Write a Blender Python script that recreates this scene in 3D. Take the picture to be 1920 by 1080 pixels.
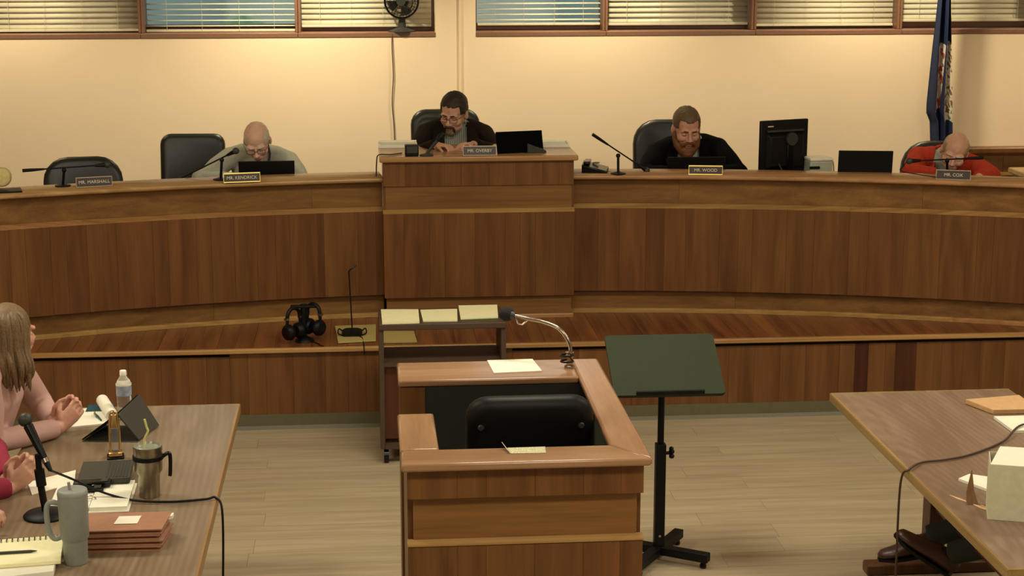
import bpy, bmesh, math, random
from mathutils import Vector, Matrix, Euler
random.seed(7)
S = bpy.context.scene
COL = S.collection
R = math.radians
for o in list(bpy.data.objects):
    bpy.data.objects.remove(o)

# ---------------------------------------------------------------- camera
cd = bpy.data.cameras.new('camera'); cam = bpy.data.objects.new('camera', cd); COL.objects.link(cam)
cd.sensor_width = 36.0; cd.lens = 60.0; cd.clip_end = 200
cam.location = (0, 0, 2.8)
cam.rotation_euler = (R(90 - 12.06), 0, R(-5.05))
S.camera = cam

# ---------------------------------------------------------------- world, exposure
W = bpy.data.worlds.new('overcast_sky'); S.world = W; W.use_nodes = True
bgn = W.node_tree.nodes['Background']
bgn.inputs[0].default_value = (0.64, 0.67, 0.65, 1); bgn.inputs[1].default_value = 1.5
S.view_settings.view_transform = 'Standard'; S.view_settings.look = 'None'
S.view_settings.gamma = 1; S.view_settings.use_curve_mapping = False
S.view_settings.exposure = 0.1

# ---------------------------------------------------------------- ceiling lamps (the room's own)
def area(name, loc, sx, sy, power, col):
    l = bpy.data.lights.new(name, 'AREA'); l.shape = 'RECTANGLE'; l.size = sx; l.size_y = sy
    l.energy = power; l.color = col
    o = bpy.data.objects.new(name, l); COL.objects.link(o); o.location = loc
    return o
def spot(name, loc, aim, power, col, angle, blend, r=.05):
    l = bpy.data.lights.new(name, 'SPOT'); l.energy = power; l.color = col
    l.spot_size = R(angle); l.spot_blend = blend; l.shadow_soft_size = r
    o = bpy.data.objects.new(name, l); COL.objects.link(o); o.location = loc
    o.rotation_euler = (Vector(aim) - Vector(loc)).to_track_quat('-Z', 'Y').to_euler()
    return o
TROFFERS = [(x, y) for y in (3.4, 7.0) for x in (-2.3, 0.75, 3.8)]
for x, y in TROFFERS:
    area('troffer_light', (x, y, 3.255), 1.15, .55, 46 if y > 5 else 44, (1.0, .91, .73))
CANS = [(-2.5, 11.55, 20), (-.42, 11.55, 31), (1.6, 11.55, 25), (3.66, 11.55, 23), (5.7, 11.55, 20)]
for x, y, p in CANS:
    spot('downlight_lamp', (x, y, 3.27), (x, 12.0, 1.6), p * 10.5, (1.0, .86, .56), 110, .95)

# ---------------------------------------------------------------- helpers
def tag(o, label=None, cat=None, group=None, kind=None):
    if label: o['label'] = label
    if cat: o['category'] = cat
    if group: o['group'] = group
    if kind: o['kind'] = kind
    return o
def thing(name, label, cat, loc=(0, 0, 0), rz=0, group=None):
    o = bpy.data.objects.new(name, None); COL.objects.link(o)
    o.location = loc; o.rotation_euler = (0, 0, rz); o.empty_display_size = .1
    return tag(o, label, cat, group)
def copy_tree(o, parent=None):
    c = o.copy(); COL.objects.link(c); c.parent = parent
    for ch in [k for k in o.children]:
        copy_tree(ch, c)
    return c

class MB:
    def __init__(s, M=None):
        s.v = []; s.f = []; s.m = []; s.M = M; s.cur = 0
    def add(s, vs, fs):
        b = len(s.v)
        for p in vs:
            p = Vector(p)
            s.v.append(s.M @ p if s.M else p)
        for f in fs:
            s.f.append([b + i for i in f]); s.m.append(s.cur)
        return s
    def box(s, lo, hi):
        x0, y0, z0 = lo; x1, y1, z1 = hi
        return s.add([(x0,y0,z0),(x1,y0,z0),(x1,y1,z0),(x0,y1,z0),(x0,y0,z1),(x1,y0,z1),(x1,y1,z1),(x0,y1,z1)],
                     [(0,3,2,1),(4,5,6,7),(0,1,5,4),(1,2,6,5),(2,3,7,6),(3,0,4,7)])
    def loft(s, rings, closed=True, cap=True):
        n = len(rings[0]); vs = [p for r in rings for p in r]; fs = []
        for i in range(len(rings) - 1):
            for j in range(n if closed else n - 1):
                k = (j + 1) % n
                fs.append((i*n+j, i*n+k, (i+1)*n+k, (i+1)*n+j))
        if cap:
            fs.append(tuple(range(n))[::-1]); L = (len(rings) - 1) * n
            fs.append(tuple(L + j for j in range(n)))
        return s.add(vs, fs)
    def prism(s, poly, z0, z1):
        return s.loft([[(x, y, z0) for x, y in poly], [(x, y, z1) for x, y in poly]])
    def extrude(s, poly, axis, a, b):
        # poly in the two other axes (cyclic order) extruded along axis from a to b
        def pt(u, v, w):
            return {'X': (w, u, v), 'Y': (v, w, u), 'Z': (u, v, w)}[axis]
        return s.loft([[pt(u, v, a) for u, v in poly], [pt(u, v, b) for u, v in poly]])
    def lathe(s, prof, n=20, c=(0, 0, 0)):
        rings = []
        for r, z in prof:
            rings.append([(c[0] + r*math.cos(2*math.pi*k/n), c[1] + r*math.sin(2*math.pi*k/n), c[2] + z) for k in range(n)])
        return s.loft(rings)
    def tube(s, pts, r, n=8, cap=True):
        pts = [Vector(p) for p in pts]; L = len(pts)
        rr = r if isinstance(r, (list, tuple)) else [r] * L
        rings = []; t0 = None; up = None
        for i, p in enumerate(pts):
            t = (pts[min(i+1, L-1)] - pts[max(i-1, 0)]).normalized()
            if up is None:
                up = Vector((0, 0, 1)) if abs(t.z) < .9 else Vector((0, 1, 0))
                a = t.cross(up).normalized()
            else:
                a = (a - t * a.dot(t)).normalized()
            b = t.cross(a)
            rings.append([p + (a*math.cos(2*math.pi*k/n) + b*math.sin(2*math.pi*k/n)) * rr[i] for k in range(n)])
        return s.loft(rings, cap=cap)
    def ball(s, c, r, nu=16, nv=10, Q=None):
        rx, ry, rz = r if isinstance(r, (list, tuple)) else (r, r, r)
        vs = []; fs = []; c = Vector(c)
        def P(x, y, z):
            q = Vector((x*rx, y*ry, z*rz))
            return c + (Q @ q if Q else q)
        vs.append(P(0, 0, -1))
        for j in range(1, nv):
            th = -math.pi/2 + math.pi*j/nv
            for k in range(nu):
                ph = 2*math.pi*k/nu
                vs.append(P(math.cos(th)*math.cos(ph), math.cos(th)*math.sin(ph), math.sin(th)))
        vs.append(P(0, 0, 1)); T = len(vs) - 1
        for k in range(nu):
            k2 = (k+1) % nu
            fs.append((0, 1+k2, 1+k)); fs.append((T, 1+(nv-2)*nu+k, 1+(nv-2)*nu+k2))
            for j in range(nv-2):
                a = 1 + j*nu
                fs.append((a+k, a+k2, a+nu+k2, a+nu+k))
        return s.add(vs, fs)
    def mesh(s, name, mats, smooth=False):
        me = bpy.data.meshes.new(name); me.from_pydata(s.v, [], s.f); me.update()
        bm = bmesh.new(); bm.from_mesh(me); bmesh.ops.recalc_face_normals(bm, faces=bm.faces); bm.to_mesh(me); bm.free()
        for m in (mats if isinstance(mats, (list, tuple)) else [mats]): me.materials.append(m)
        if isinstance(mats, (list, tuple)):
            for i, k in enumerate(s.m): me.polygons[i].material_index = k
        if smooth:
            for p in me.polygons: p.use_smooth = True
        return me
    def build(s, name, mats, parent=None, smooth=False, bevel=0, seg=2, sub=0):
        me = s.mesh(name, mats, smooth)
        o = bpy.data.objects.new(name, me); COL.objects.link(o)
        if parent: o.parent = parent
        if bevel:
            b = o.modifiers.new('b', 'BEVEL'); b.width = bevel; b.segments = seg; b.limit_method = 'ANGLE'; b.angle_limit = R(40)
            for p in me.polygons: p.use_smooth = True
            me.set_sharp_from_angle(angle=R(35))
        elif smooth:
            me.set_sharp_from_angle(angle=R(50))
        if sub:
            m = o.modifiers.new('s', 'SUBSURF'); m.levels = sub; m.render_levels = sub
        return o
def bez(pts, n=24):
    # catmull-rom through the points
    P = [Vector(p) for p in pts]; P = [2*P[0]-P[1]] + P + [2*P[-1]-P[-2]]; out = []
    m = len(P) - 3
    for i in range(m):
        a, b, c, d = P[i:i+4]; k = max(2, n // m)
        for j in range(k):
            t = j / k
            out.append(.5*((2*b) + (c-a)*t + (2*a-5*b+4*c-d)*t*t + (3*b-a-3*c+d)*t**3))
    out.append(P[-2]); return out
def rrect(w, h, r, n=4, cx=0, cy=0):
    o = []
    for sx, sy, a0 in ((1, -1, -90), (1, 1, 0), (-1, 1, 90), (-1, -1, 180)):
        for k in range(n + 1):
            a = R(a0 + 90*k/n)
            o.append((cx + sx*(w/2-r) + r*math.cos(a), cy + sy*(h/2-r) + r*math.sin(a)))
    return o

# ---------------------------------------------------------------- materials
def new_mat(name):
    m = bpy.data.materials.new(name); m.use_nodes = True
    return m, m.node_tree.nodes, m.node_tree.links, m.node_tree.nodes['Principled BSDF']
def lin(c):
    return tuple((x/255/12.92 if x/255 <= .04045 else ((x/255+.055)/1.055)**2.4) for x in c)
def plain(name, rgb, rough=.5, metal=0, vary=.06, scale=40, bump=0, spec=.5, alpha=None, trans=0, emit=0):
    m, N, L, b = new_mat(name); c = lin(rgb)
    tc = N.new('ShaderNodeTexCoord'); nz = N.new('ShaderNodeTexNoise'); nz.inputs['Scale'].default_value = scale; nz.inputs['Detail'].default_value = 3
    L.new(tc.outputs['Object'], nz.inputs['Vector'])
    cr = N.new('ShaderNodeValToRGB')
    cr.color_ramp.elements[0].position = .3; cr.color_ramp.elements[1].position = .7
    cr.color_ramp.elements[0].color = (*[x*(1-vary) for x in c], 1); cr.color_ramp.elements[1].color = (*[min(1, x*(1+vary)) for x in c], 1)
    L.new(nz.outputs['Fac'], cr.inputs[0]); L.new(cr.outputs[0], b.inputs['Base Color'])
    b.inputs['Roughness'].default_value = rough; b.inputs['Metallic'].default_value = metal; b.inputs['Specular IOR Level'].default_value = spec
    if trans: b.inputs['Transmission Weight'].default_value = trans
    if emit:
        b.inputs['Emission Color'].default_value = (*c, 1); b.inputs['Emission Strength'].default_value = emit
    if bump:
        bp = N.new('ShaderNodeBump'); bp.inputs['Strength'].default_value = bump; bp.inputs['Distance'].default_value = .002
        L.new(nz.outputs['Fac'], bp.inputs['Height']); L.new(bp.outputs[0], b.inputs['Normal'])
    return m
def wood(name, dark, light, grain='Z', rough=.38, var=.16, across=16, along=1.1, spec=.4, offset=True, hue=.012, figure=.0):
    m, N, L, b = new_mat(name)
    tc = N.new('ShaderNodeTexCoord'); oi = N.new('ShaderNodeObjectInfo')
    ml = N.new('ShaderNodeMath'); ml.operation = 'MULTIPLY'; ml.inputs[1].default_value = 57.0 if offset else 0
    L.new(oi.outputs['Random'], ml.inputs[0])
    ad = N.new('ShaderNodeVectorMath'); ad.operation = 'ADD'
    L.new(tc.outputs['Object'], ad.inputs[0]); L.new(ml.outputs[0], ad.inputs[1])
    mp = N.new('ShaderNodeMapping'); i = 'XYZ'.index(grain)
    sc = [across] * 3; sc[i] = along; mp.inputs['Scale'].default_value = sc
    L.new(ad.outputs[0], mp.inputs['Vector'])
    n1 = N.new('ShaderNodeTexNoise'); n1.inputs['Scale'].default_value = 1; n1.inputs['Detail'].default_value = 5; n1.inputs['Distortion'].default_value = .5 + figure
    L.new(mp.outputs[0], n1.inputs['Vector'])
    mp2 = N.new('ShaderNodeMapping'); sc2 = [across*8] * 3; sc2[i] = along*4; mp2.inputs['Scale'].default_value = sc2
    L.new(ad.outputs[0], mp2.inputs['Vector'])
    n2 = N.new('ShaderNodeTexNoise'); n2.inputs['Scale'].default_value = 1; n2.inputs['Detail'].default_value = 2
    L.new(mp2.outputs[0], n2.inputs['Vector'])
    mx = N.new('ShaderNodeMath'); mx.operation = 'MULTIPLY_ADD'; mx.inputs[1].default_value = .28; 
    L.new(n2.outputs['Fac'], mx.inputs[0]); L.new(n1.outputs['Fac'], mx.inputs[2])
    if figure:
        mw = N.new('ShaderNodeMapping'); sw = [5.5]*3; sw[i] = .9; mw.inputs['Scale'].default_value = sw; mw.inputs['Location'].default_value = (2.05, .35, 0)
        L.new(tc.outputs['Object'], mw.inputs['Vector']); wt = N.new('ShaderNodeTexWave'); wt.wave_type = 'RINGS'; wt.rings_direction = 'Z'
        wt.inputs['Scale'].default_value = 2.2; wt.inputs['Distortion'].default_value = 3.5; wt.inputs['Detail'].default_value = 2; wt.inputs['Detail Scale'].default_value = .8
        L.new(mw.outputs[0], wt.inputs['Vector'])
        ma = N.new('ShaderNodeMath'); ma.operation = 'MULTIPLY_ADD'; ma.inputs[1].default_value = -.16; L.new(wt.outputs['Fac'], ma.inputs[0]); L.new(mx.outputs[0], ma.inputs[2]); mx = ma
    cr = N.new('ShaderNodeValToRGB'); d, l = lin(dark), lin(light)
    cr.color_ramp.elements[0].position = .42; cr.color_ramp.elements[1].position = .86
    cr.color_ramp.elements[0].color = (*d, 1); cr.color_ramp.elements[1].color = (*l, 1)
    L.new(mx.outputs[0], cr.inputs[0])
    hs = N.new('ShaderNodeHueSaturation')
    mr = N.new('ShaderNodeMapRange'); mr.inputs['To Min'].default_value = 1 - var; mr.inputs['To Max'].default_value = 1 + var
    L.new(oi.outputs['Random'], mr.inputs['Value']); L.new(mr.outputs[0], hs.inputs['Value'])
    fr = N.new('ShaderNodeMath'); fr.operation = 'MULTIPLY'; fr.inputs[1].default_value = 7.13; L.new(oi.outputs['Random'], fr.inputs[0])
    fr2 = N.new('ShaderNodeMath'); fr2.operation = 'FRACT'; L.new(fr.outputs[0], fr2.inputs[0])
    mh = N.new('ShaderNodeMapRange'); mh.inputs['To Min'].default_value = .5 - hue; mh.inputs['To Max'].default_value = .5 + hue
    L.new(fr2.outputs[0], mh.inputs['Value']); L.new(mh.outputs[0], hs.inputs['Hue'])
    L.new(cr.outputs[0], hs.inputs['Color']); L.new(hs.outputs[0], b.inputs['Base Color'])
    b.inputs['Roughness'].default_value = rough; b.inputs['Specular IOR Level'].default_value = spec
    bp = N.new('ShaderNodeBump'); bp.inputs['Strength'].default_value = .08; bp.inputs['Distance'].default_value = .001
    L.new(n2.outputs['Fac'], bp.inputs['Height']); L.new(bp.outputs[0], b.inputs['Normal'])
    return m
M = {}
M['wall'] = plain('wall_paint', (240, 219, 190), .75, vary=.012, scale=3)
M['ceil'] = plain('ceiling_tile', (225, 220, 208), .9, vary=.04, scale=90, bump=.2)
M['board'] = wood('walnut_vertical', (88, 54, 26), (122, 80, 42), 'Z', across=14, var=.05, hue=.004)
M['board_d'] = wood('walnut_vertical_dark', (52, 24, 10), (84, 42, 20), 'Z', across=22, var=.05)
M['rail'] = wood('walnut_rail', (104, 70, 34), (138, 100, 54), 'X', across=18, var=.05, hue=.004)
M['edge'] = wood('walnut_edge', (142, 104, 58), (180, 140, 88), 'X', across=26, var=.04, rough=.3)
M['top'] = wood('counter_top_wood', (150, 112, 70), (186, 146, 100), 'X', across=20, var=.02, rough=.25)
M['plank'] = wood('bench_plank', (84, 42, 18), (138, 86, 44), 'Y', across=16, var=.12, hue=.006, rough=.28)
M['kick'] = plain('vinyl_kick', (96, 92, 68), .5, vary=.05)
M['floorbase'] = plain('floor_base', (150, 136, 104), .6)
M['floorplank'] = wood('vinyl_floor', (158, 143, 114), (184, 168, 138), 'X', across=20, along=1.6, var=.035, rough=.42, hue=.004, spec=.35)
M['winframe'] = plain('window_frame_paint', (128, 92, 72), .45)
M['black'] = plain('black_plastic', (8, 8, 8), .5, vary=.1, spec=.25)
M['blackg'] = plain('black_gloss', (6, 6, 6), .25, vary=.05, spec=.35)
M['leather'] = plain('black_leather', (24, 25, 20), .38, vary=.2, scale=60, bump=.25)
M['darkgrey'] = plain('dark_grey_plastic', (48, 50, 46), .5)
M['white'] = plain('white_plastic', (244, 240, 222), .45, vary=.03)
M['paper'] = plain('paper_white', (236, 233, 212), .7, vary=.02)
M['ypaper'] = plain('paper_yellow', (238, 234, 186), .7, vary=.03)
M['chrome'] = plain('chrome', (168, 156, 140), .25, 1, vary=.05)
M['brass'] = plain('brass', (222, 190, 130), .22, 1, vary=.08)
M['slat'] = plain('blind_slat', (206, 200, 176), .5, vary=.02)
M['cord'] = plain('brown_cord', (70, 48, 34), .6)
M['conduit'] = M['wall']


# ================================================================ ROOM SHELL
WY = 12.2
def struct(mb, name, mat, parent=None, **k):
    o = mb.build(name, mat, parent, **k)
    if not parent: o['kind'] = 'structure'
    return o
floor = struct(MB().box((-5, -2, -.12), (6.6, 12.6, -.004)), 'floor', M['floorbase'])
pm = {}
y = 9.366; row = 0
while y > 4.3:
    w = .178; x = -2.9 - random.uniform(0, .9)
    while x < 5.2:
        L = 1.218
        if 'f' not in pm:
            pm['f'] = MB().box((.0006, .0006, -.006), (L-.0006, w-.0006, 0)).mesh('plank', M['floorplank'])
        o = bpy.data.objects.new('plank', pm['f']); COL.objects.link(o); o.parent = floor
        o.location = (x, y - w, 0); x += L
    y -= w; row += 1
struct(MB().box((-5, -2, 3.3), (6.6, 12.6, 3.42)), 'ceiling', M['ceil'])
struct(MB().box((-5.2, -2, 0), (-5, 12.6, 3.3)), 'wall_left', M['wall'])
struct(MB().box((6.6, -2, 0), (6.8, 12.6, 3.3)), 'wall_right', M['wall'])
struct(MB().box((-5.2, -2.2, 0), (6.8, -2, 3.3)), 'wall_front', M['wall'])
ZS, ZT = 2.012, 2.78
w = MB()
w.box((-5, WY, 0), (6.6, WY+.3, ZS)); w.box((-5, WY, ZT), (6.6, WY+.3, 3.3))
for a, b_ in ((-5, -2.62), (.535, .82), (5.0, 6.6)): w.box((a, WY, ZS), (b_, WY+.3, ZT))
struct(w, 'wall_back', M['wall'])
for i, (a, b_) in enumerate(((.700, .712),)):
    struct(MB().box((a, WY-.012, .475), (b_, WY-.001, 3.3)), 'trim_1', M['conduit'])
# windows: frame, mullion, glass
glass = new_mat('window_glass'); gb = glass[3]; glass = glass[0]
gb.inputs['Transmission Weight'].default_value = 1; gb.inputs['Roughness'].default_value = .25; gb.inputs['IOR'].default_value = 1.02
gb.inputs['Base Color'].default_value = (.9, .96, .95, 1)
WIN = [(-2.62, -1.526), (-1.526, -.434), (-.434, .535), (.82, 1.754), (1.754, 2.838), (2.838, 3.918), (3.918, 5.0)]
for i, (a, b_) in enumerate(WIN):
    f = MB(); t = .02
    f.box((a+.001, WY-.004, ZS+.001), (b_-.001, WY+.27, ZS+.034))
    f.box((a+.001, WY+.15, ZT-.034), (b_-.001, WY+.27, ZT-.001))
    f.box((a+.001, WY+.06 if i != 3 else WY+.2, ZS+.035), (a+t, WY+.27, ZT-.035))
    f.box((b_-t, WY+.06 if i != 2 else WY+.2, ZS+.035), (b_-.001, WY+.27, ZT-.035))
    f.box((a+t, WY+.22, ZS+.035), (b_-t, WY+.265, ZS+.085))
    fo = struct(f, 'window_%d' % (i+1), M['winframe'], bevel=.003)
    MB().box((a+t, WY+.235, ZS+.036), (b_-t, WY+.239, ZT-.036)).build('pane', glass, fo)

# venetian blinds: (bottom z, slat tilt degrees)
BL = [(2.062, 72), (2.056, 6), (2.084, 74), (2.09, 12), (2.086, 60), (2.074, 78), (2.102, 74)]
BLAB = ['closed grey venetian blind in the leftmost window', 'open venetian blind left of the fan window, blue daylight showing through',
        'closed warm-lit venetian blind behind the black fan', 'open venetian blind just right of the wall conduit, teal daylight behind',
        'half-closed venetian blind in the window above the red-bearded man', 'tightly closed cream venetian blind above the desktop monitor',
        'closed venetian blind behind the blue flag, raised highest off the sill']
slat_me = {}
for i, (a, b_) in enumerate(WIN):
    zb, tilt = BL[i]; x0, x1 = a+.024, b_-.024
    bt = thing('venetian_blind', BLAB[i], 'blind', ((x0+x1)/2, WY+.17, zb), 0, 'window blinds')
    hw = (x1-x0)/2
    MB().box((-hw, -.022, -.008), (hw, .022, .010)).build('bottom_rail', M['slat'], bt, bevel=.003)
    z = .034
    s = MB(); prof = []
    for k in range(5):
        u = -1 + k/2; prof.append((u*.025, .003*(1-u*u)))
    low = [(u, h-.0012) for u, h in prof][::-1]
    s.loft([[(-hw, u, h) for u, h in prof+low], [(hw, u, h) for u, h in prof+low]])
    me = s.mesh('slat', M['slat'], True)
    while z + zb < ZT - .075:
        o = bpy.data.objects.new('slat', me); COL.objects.link(o); o.parent = bt
        o.location = (0, 0, z); o.rotation_euler = (R(tilt + random.uniform(-2, 2)), R(random.uniform(-.12, .12)), 0); z += .0385
    MB().box((-hw, -.025, ZT-zb-.075), (hw, .025, ZT-zb-.038)).build('headrail', M['slat'], bt)
    for k in (-.72, -.25, .25, .72):
        MB().tube([(hw*k, -.026, .0), (hw*k, -.026, ZT-zb-.06)], .0012, 5).build('ladder_cord', M['slat'], bt)
# outside: low building and planting seen blurred through the glass
M['ext'] = plain('exterior_siding', (188, 192, 184), .8, vary=.15, scale=.8)
M['extd'] = plain('exterior_glazing', (140, 156, 156), .3, vary=.2, scale=1)
M['grass'] = plain('lawn', (96, 120, 84), .9, vary=.2, scale=2)
M['leafm'] = plain('hedge_leaf', (88, 124, 92), .8, vary=.35, scale=9)
g = MB().box((-30, 12.7, -.3), (32, 60, -.2)).build('lawn', M['grass']); g['kind'] = 'structure'
bd = thing('building', 'pale teal building outside seen through the open blinds', 'building', (1, 26, -.2))
MB().box((-16, 0, 0), (16, 3, 5.0)).build('facade', M['ext'], bd)
for k in range(9):
    fr = MB().box((-15 + 3.4*k, -.08, .9), (-13.2 + 3.4*k, .0, 3.4)).build('window', M['extd'], bd)
for k, hx in enumerate((-1.2, 1.6, 3.8)):
    h = MB(); rr = random.Random(k)
    for _ in range(60):
        h.ball((hx+rr.uniform(-.8, .8), 19+rr.uniform(-.5, .5), rr.uniform(-.1, 1.5)), rr.uniform(.18, .34), 6, 4)
    tag(h.build('hedge', M['leafm']), ['leafy green shrub outside behind the open left blind', 'leafy shrub outside beyond the wall conduit', 'leafy shrub outside behind the closed right blinds'][k], 'shrub', 'shrubs outside')

# ceiling fixtures
M['lens'] = plain('lamp_lens', (255, 240, 210), .5, emit=1.2)
for k, (x, y) in enumerate(TROFFERS):
    t = thing('ceiling_light', 'recessed fluorescent ceiling troffer ' + ['nearest the camera on the left', 'nearest the camera in the middle', 'nearest the camera on the right', 'above the left table', 'above the witness stand', 'above the right table'][k], 'ceiling light', (x, y, 3.262), 0, 'ceiling troffers')
    f = MB()
    for s_ in (-1, 1):
        f.box((-.62, s_*.31-.02, 0), (.62, s_*.31+.02, .037)); f.box((s_*.61-.02, -.29, 0), (s_*.61+.02, .29, .037))
    f.build('frame', M['white'], t); MB().box((-.59, -.29, .012), (.59, .29, .03)).build('diffuser', M['lens'], t)
for x, y, p in CANS:
    t = thing('downlight', 'round recessed wall-wash downlight above ' + {-2.5: 'the leftmost window', -.42: 'the older man in the pale shirt', 1.6: 'the window right of the conduit', 3.66: 'the window beside the flag', 5.7: 'the far right wainscot'}[x], 'ceiling light', (x, y, 3.275), 0, 'wall wash downlights')
    MB().lathe([(.075, .0), (.095, .0), (.095, .024), (.075, .024)], 24).build('ring', M['white'], t, True)
    MB().lathe([(.0, .018), (.07, .018), (.07, .024), (0, .024)], 24).build('lens', M['lens'], t)

# ================================================================ DAIS
CX, CY, RA = .776, 1.951, 8.183
def arc(x0, x1, off, n):
    r = RA - off
    a0 = math.asin((x0-CX)/RA); a1 = math.asin((x1-CX)/RA)
    return [(CX + r*math.sin(a0+(a1-a0)*k/n), CY + r*math.cos(a0+(a1-a0)*k/n)) for k in range(n+1)]
def arc_band(x0, x1, prof, n=16):
    # prof: list of (off, z) closed
    mb = MB(); cols = [arc(x0, x1, o, n) for o, z in prof]
    return mb.loft([[(cols[j][k][0], cols[j][k][1], prof[j][1]) for j in range(len(prof))] for k in range(n+1)])
def rect(o0, o1, z0, z1): return [(o0, z0), (o1, z0), (o1, z1), (o0, z1)]
PZ = .475
platform = MB()
pp = arc(-4.2, 5.75, -.02, 30)
platform.prism([(-5, 9.1), (-4.2, pp[0][1])] + pp[1:-1] + [(6.6, 8.9), (6.6, WY-.002), (-5, WY-.002)], .0, PZ-.001)
po = platform.build('dais_platform', plain('dais_carpet', (92, 84, 62), .95, vary=.2, scale=200)); po['kind'] = 'structure'
# bench ledge: planks, nosing, base boards, kick
LX0, LX1 = -2.72, 4.28
bench = thing('bench_ledge', 'long low wooden bench ledge of planks running along the foot of the curved dais', 'bench', (.776, 9.37, 0))
def loc(mb, o): # build world-space mesh under a root
    mb.M = Matrix.Translation(-Vector(o.location)); return mb
x = LX0
def arcY(x, off): return CY + math.sqrt((RA-off)**2 - (x-CX)**2)
while x < LX1 - .02:
    w_ = min(random.choice((.085, .1, .105, .12)), LX1 - x)
    a, b_ = x + .0006, x + w_ - .0006; mb = loc(MB(), bench)
    def bk(q): return max(9.366, arcY(q, .031))
    o_ = random.uniform(0, .0008)
    mb.loft([[(a, 9.362, .447), (b_, 9.362, .447), (b_, bk(b_), .447), (a, bk(a), .447)], [(a, 9.362, PZ-o_), (b_, 9.362, PZ-o_), (b_, bk(b_), PZ-o_), (a, bk(a), PZ-o_)]])
    mb.build('plank', M['plank'], bench); x += w_
loc(MB(), bench).extrude([(9.336, .452), (9.340, .447), (9.3615, .447), (9.3615, .4755), (9.342, .4755), (9.336, .470)], 'X', LX0, LX1).build('nosing', M['edge'], bench, bevel=.003)
x = LX0; 
while x < LX1 - .02:
    w_ = min(random.choice((.10, .13, .15, .18, .2)), LX1 - x); mat = M['board']
    for d0, d1 in ((2.82, 2.9), (3.06, 3.185)):
        if x < d0 < x + w_: w_ = d0 - x
        elif abs(x - d0) < 1e-6: w_ = d1 - d0; mat = M['board_d']
    top = .446 if -.86 < x < .72 else .425
    loc(MB(), bench).box((x+.0005, 9.366, .0875), (x+w_-.0005, 9.385, top)).build('board', mat, bench); x += w_
loc(MB(), bench).box((LX0, 9.3852, .02), (LX1, 9.40, .446)).build('backing', M['black'], bench)  # black sheet: the shade in the gap under the ledge is put into its colour
ko = MB().extrude([(9.352, 0), (9.356, .006), (9.3655, .02), (9.3655, .087), (9.385, .087), (9.385, 0)], 'X', LX0, LX1).build('baseboard_front', M['kick']); ko['kind'] = 'structure'

def wing(label, x0, x1, first):
    t = thing('curved_desk', label, 'dais desk', ((x0+x1)/2, arcY((x0+x1)/2, 0), PZ))
    B = lambda mb, n, m, **k: loc(mb, t) and None
    def bw(prof, a, b_, name, mat, n=16, **k):
        mb = MB(loc_M); cols = [arc(a, b_, o, n) for o, z in prof]
        mb.loft([[(cols[j][q][0], cols[j][q][1], prof[j][1]) for j in range(len(prof))] for q in range(n+1)])
        return mb.build(name, mat, t, **k)
    loc_M = Matrix.Translation(-Vector(t.location))
    # angle-parallel splits for the long rails
    def splits(cuts): 
        c = [x0] + [q for q in cuts if x0 < q < x1] + [x1]; return list(zip(c[:-1], c[1:]))
    for a, b_ in splits((-.89, 2.25)): bw(rect(-.02, 0, .5005, .6145), a+.0005, b_-.0005, 'rail_board', M['rail'])
    for a, b_ in splits((-1.55, 3.5)): bw([(-.02, PZ+.0003), (.03, PZ+.0003), (.03, .492), (.018, .5), (-.02, .5)], a+.0004, b_-.0004, 'base_shoe', M['edge'])
    x = x0
    while x < x1 - .01:
        w_ = min(random.choice((.085, .11, .13, .16, .2)), x1 - x)
        if x1 - x - w_ < .04: w_ = x1 - x
        bw(rect(.02, .05, .616, 1.124), x+.0005, x+w_-.0005, 'panel_board', M['board'], n=2); x += w_
    for a, b_ in splits((-1.6, 2.9)): bw([(-.0, 1.1245), (.052, 1.1245), (.052, 1.128), (.004, 1.146), (-.0, 1.146)], a+.0004, b_-.0004, 'panel_cap', M['edge'])
    bw(rect(-.02, .0195, .617, 1.124), x0, x1, 'core', M['board'], n=24)
    for a, b_ in splits((-.3, 1.9, 3.3)): bw(rect(-.02, 0, 1.1465, 1.2995), a+.0005, b_-.0005, 'frieze_board', M['rail'])
    bw([(-.2, 1.30), (.062, 1.30), (.07, 1.308), (.07, 1.32), (.062, 1.328), (-.2, 1.328)], x0, x1, 'counter_top', M['top'], n=30, smooth=True)
    bw(rect(-.2, -.18, 1.221, 1.2995), x0, x1, 'counter_riser', M['rail'], n=24)
    bw(rect(-.55, -.03, 1.19, 1.22), x0, x1, 'work_surface', M['top'], n=24)
    bw(rect(-.04, -.0205, PZ, 1.1895), x0, x1, 'modesty_panel', M['board'], n=24)
    return t
wing('left wing of the curved walnut dais desk with empty seat and older man behind it', -2.7, .1165, True)
wing('right wing of the curved walnut dais desk with monitor and laptops on it', 1.2535, 4.27, False)

pod = thing('podium_desk', 'raised straight centre section of the walnut dais, taller than its wings', 'dais desk', (.685, 9.95, PZ))
def pb(lo, hi, n, m, **k): return loc(MB(), pod).box(lo, hi).build(n, m, pod, **k)
x = .1185
while x < 1.25:
    w_ = random.choice((.09, .12, .15, .18))
    if 1.2515 - x - w_ < .05: w_ = 1.2515 - x
    pb((x+.0005, 9.95, .616), (x+w_-.0005, 9.97, 1.124), 'panel_board', M['board'])
    x += w_
x = .122
while x < 1.24:
    w_ = random.choice((.1, .13, .16))
    if 1.248 - x - w_ < .05: w_ = 1.248 - x
    pb((x+.0004, 9.965, 1.2855), (x+w_-.0004, 9.98, 1.429), 'fascia_board', M['board']); x += w_
pb((.14, 9.9805, PZ), (1.23, 10.02, 1.4285), 'core', M['board'])
pb((.13, 9.99-.012, .5005), (1.24, 9.9799, .6155), 'rail_board', M['rail'])
pb((.133, 9.976, 1.1465), (1.237, 9.9802, 1.285), 'frieze_board', M['rail'])
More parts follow.
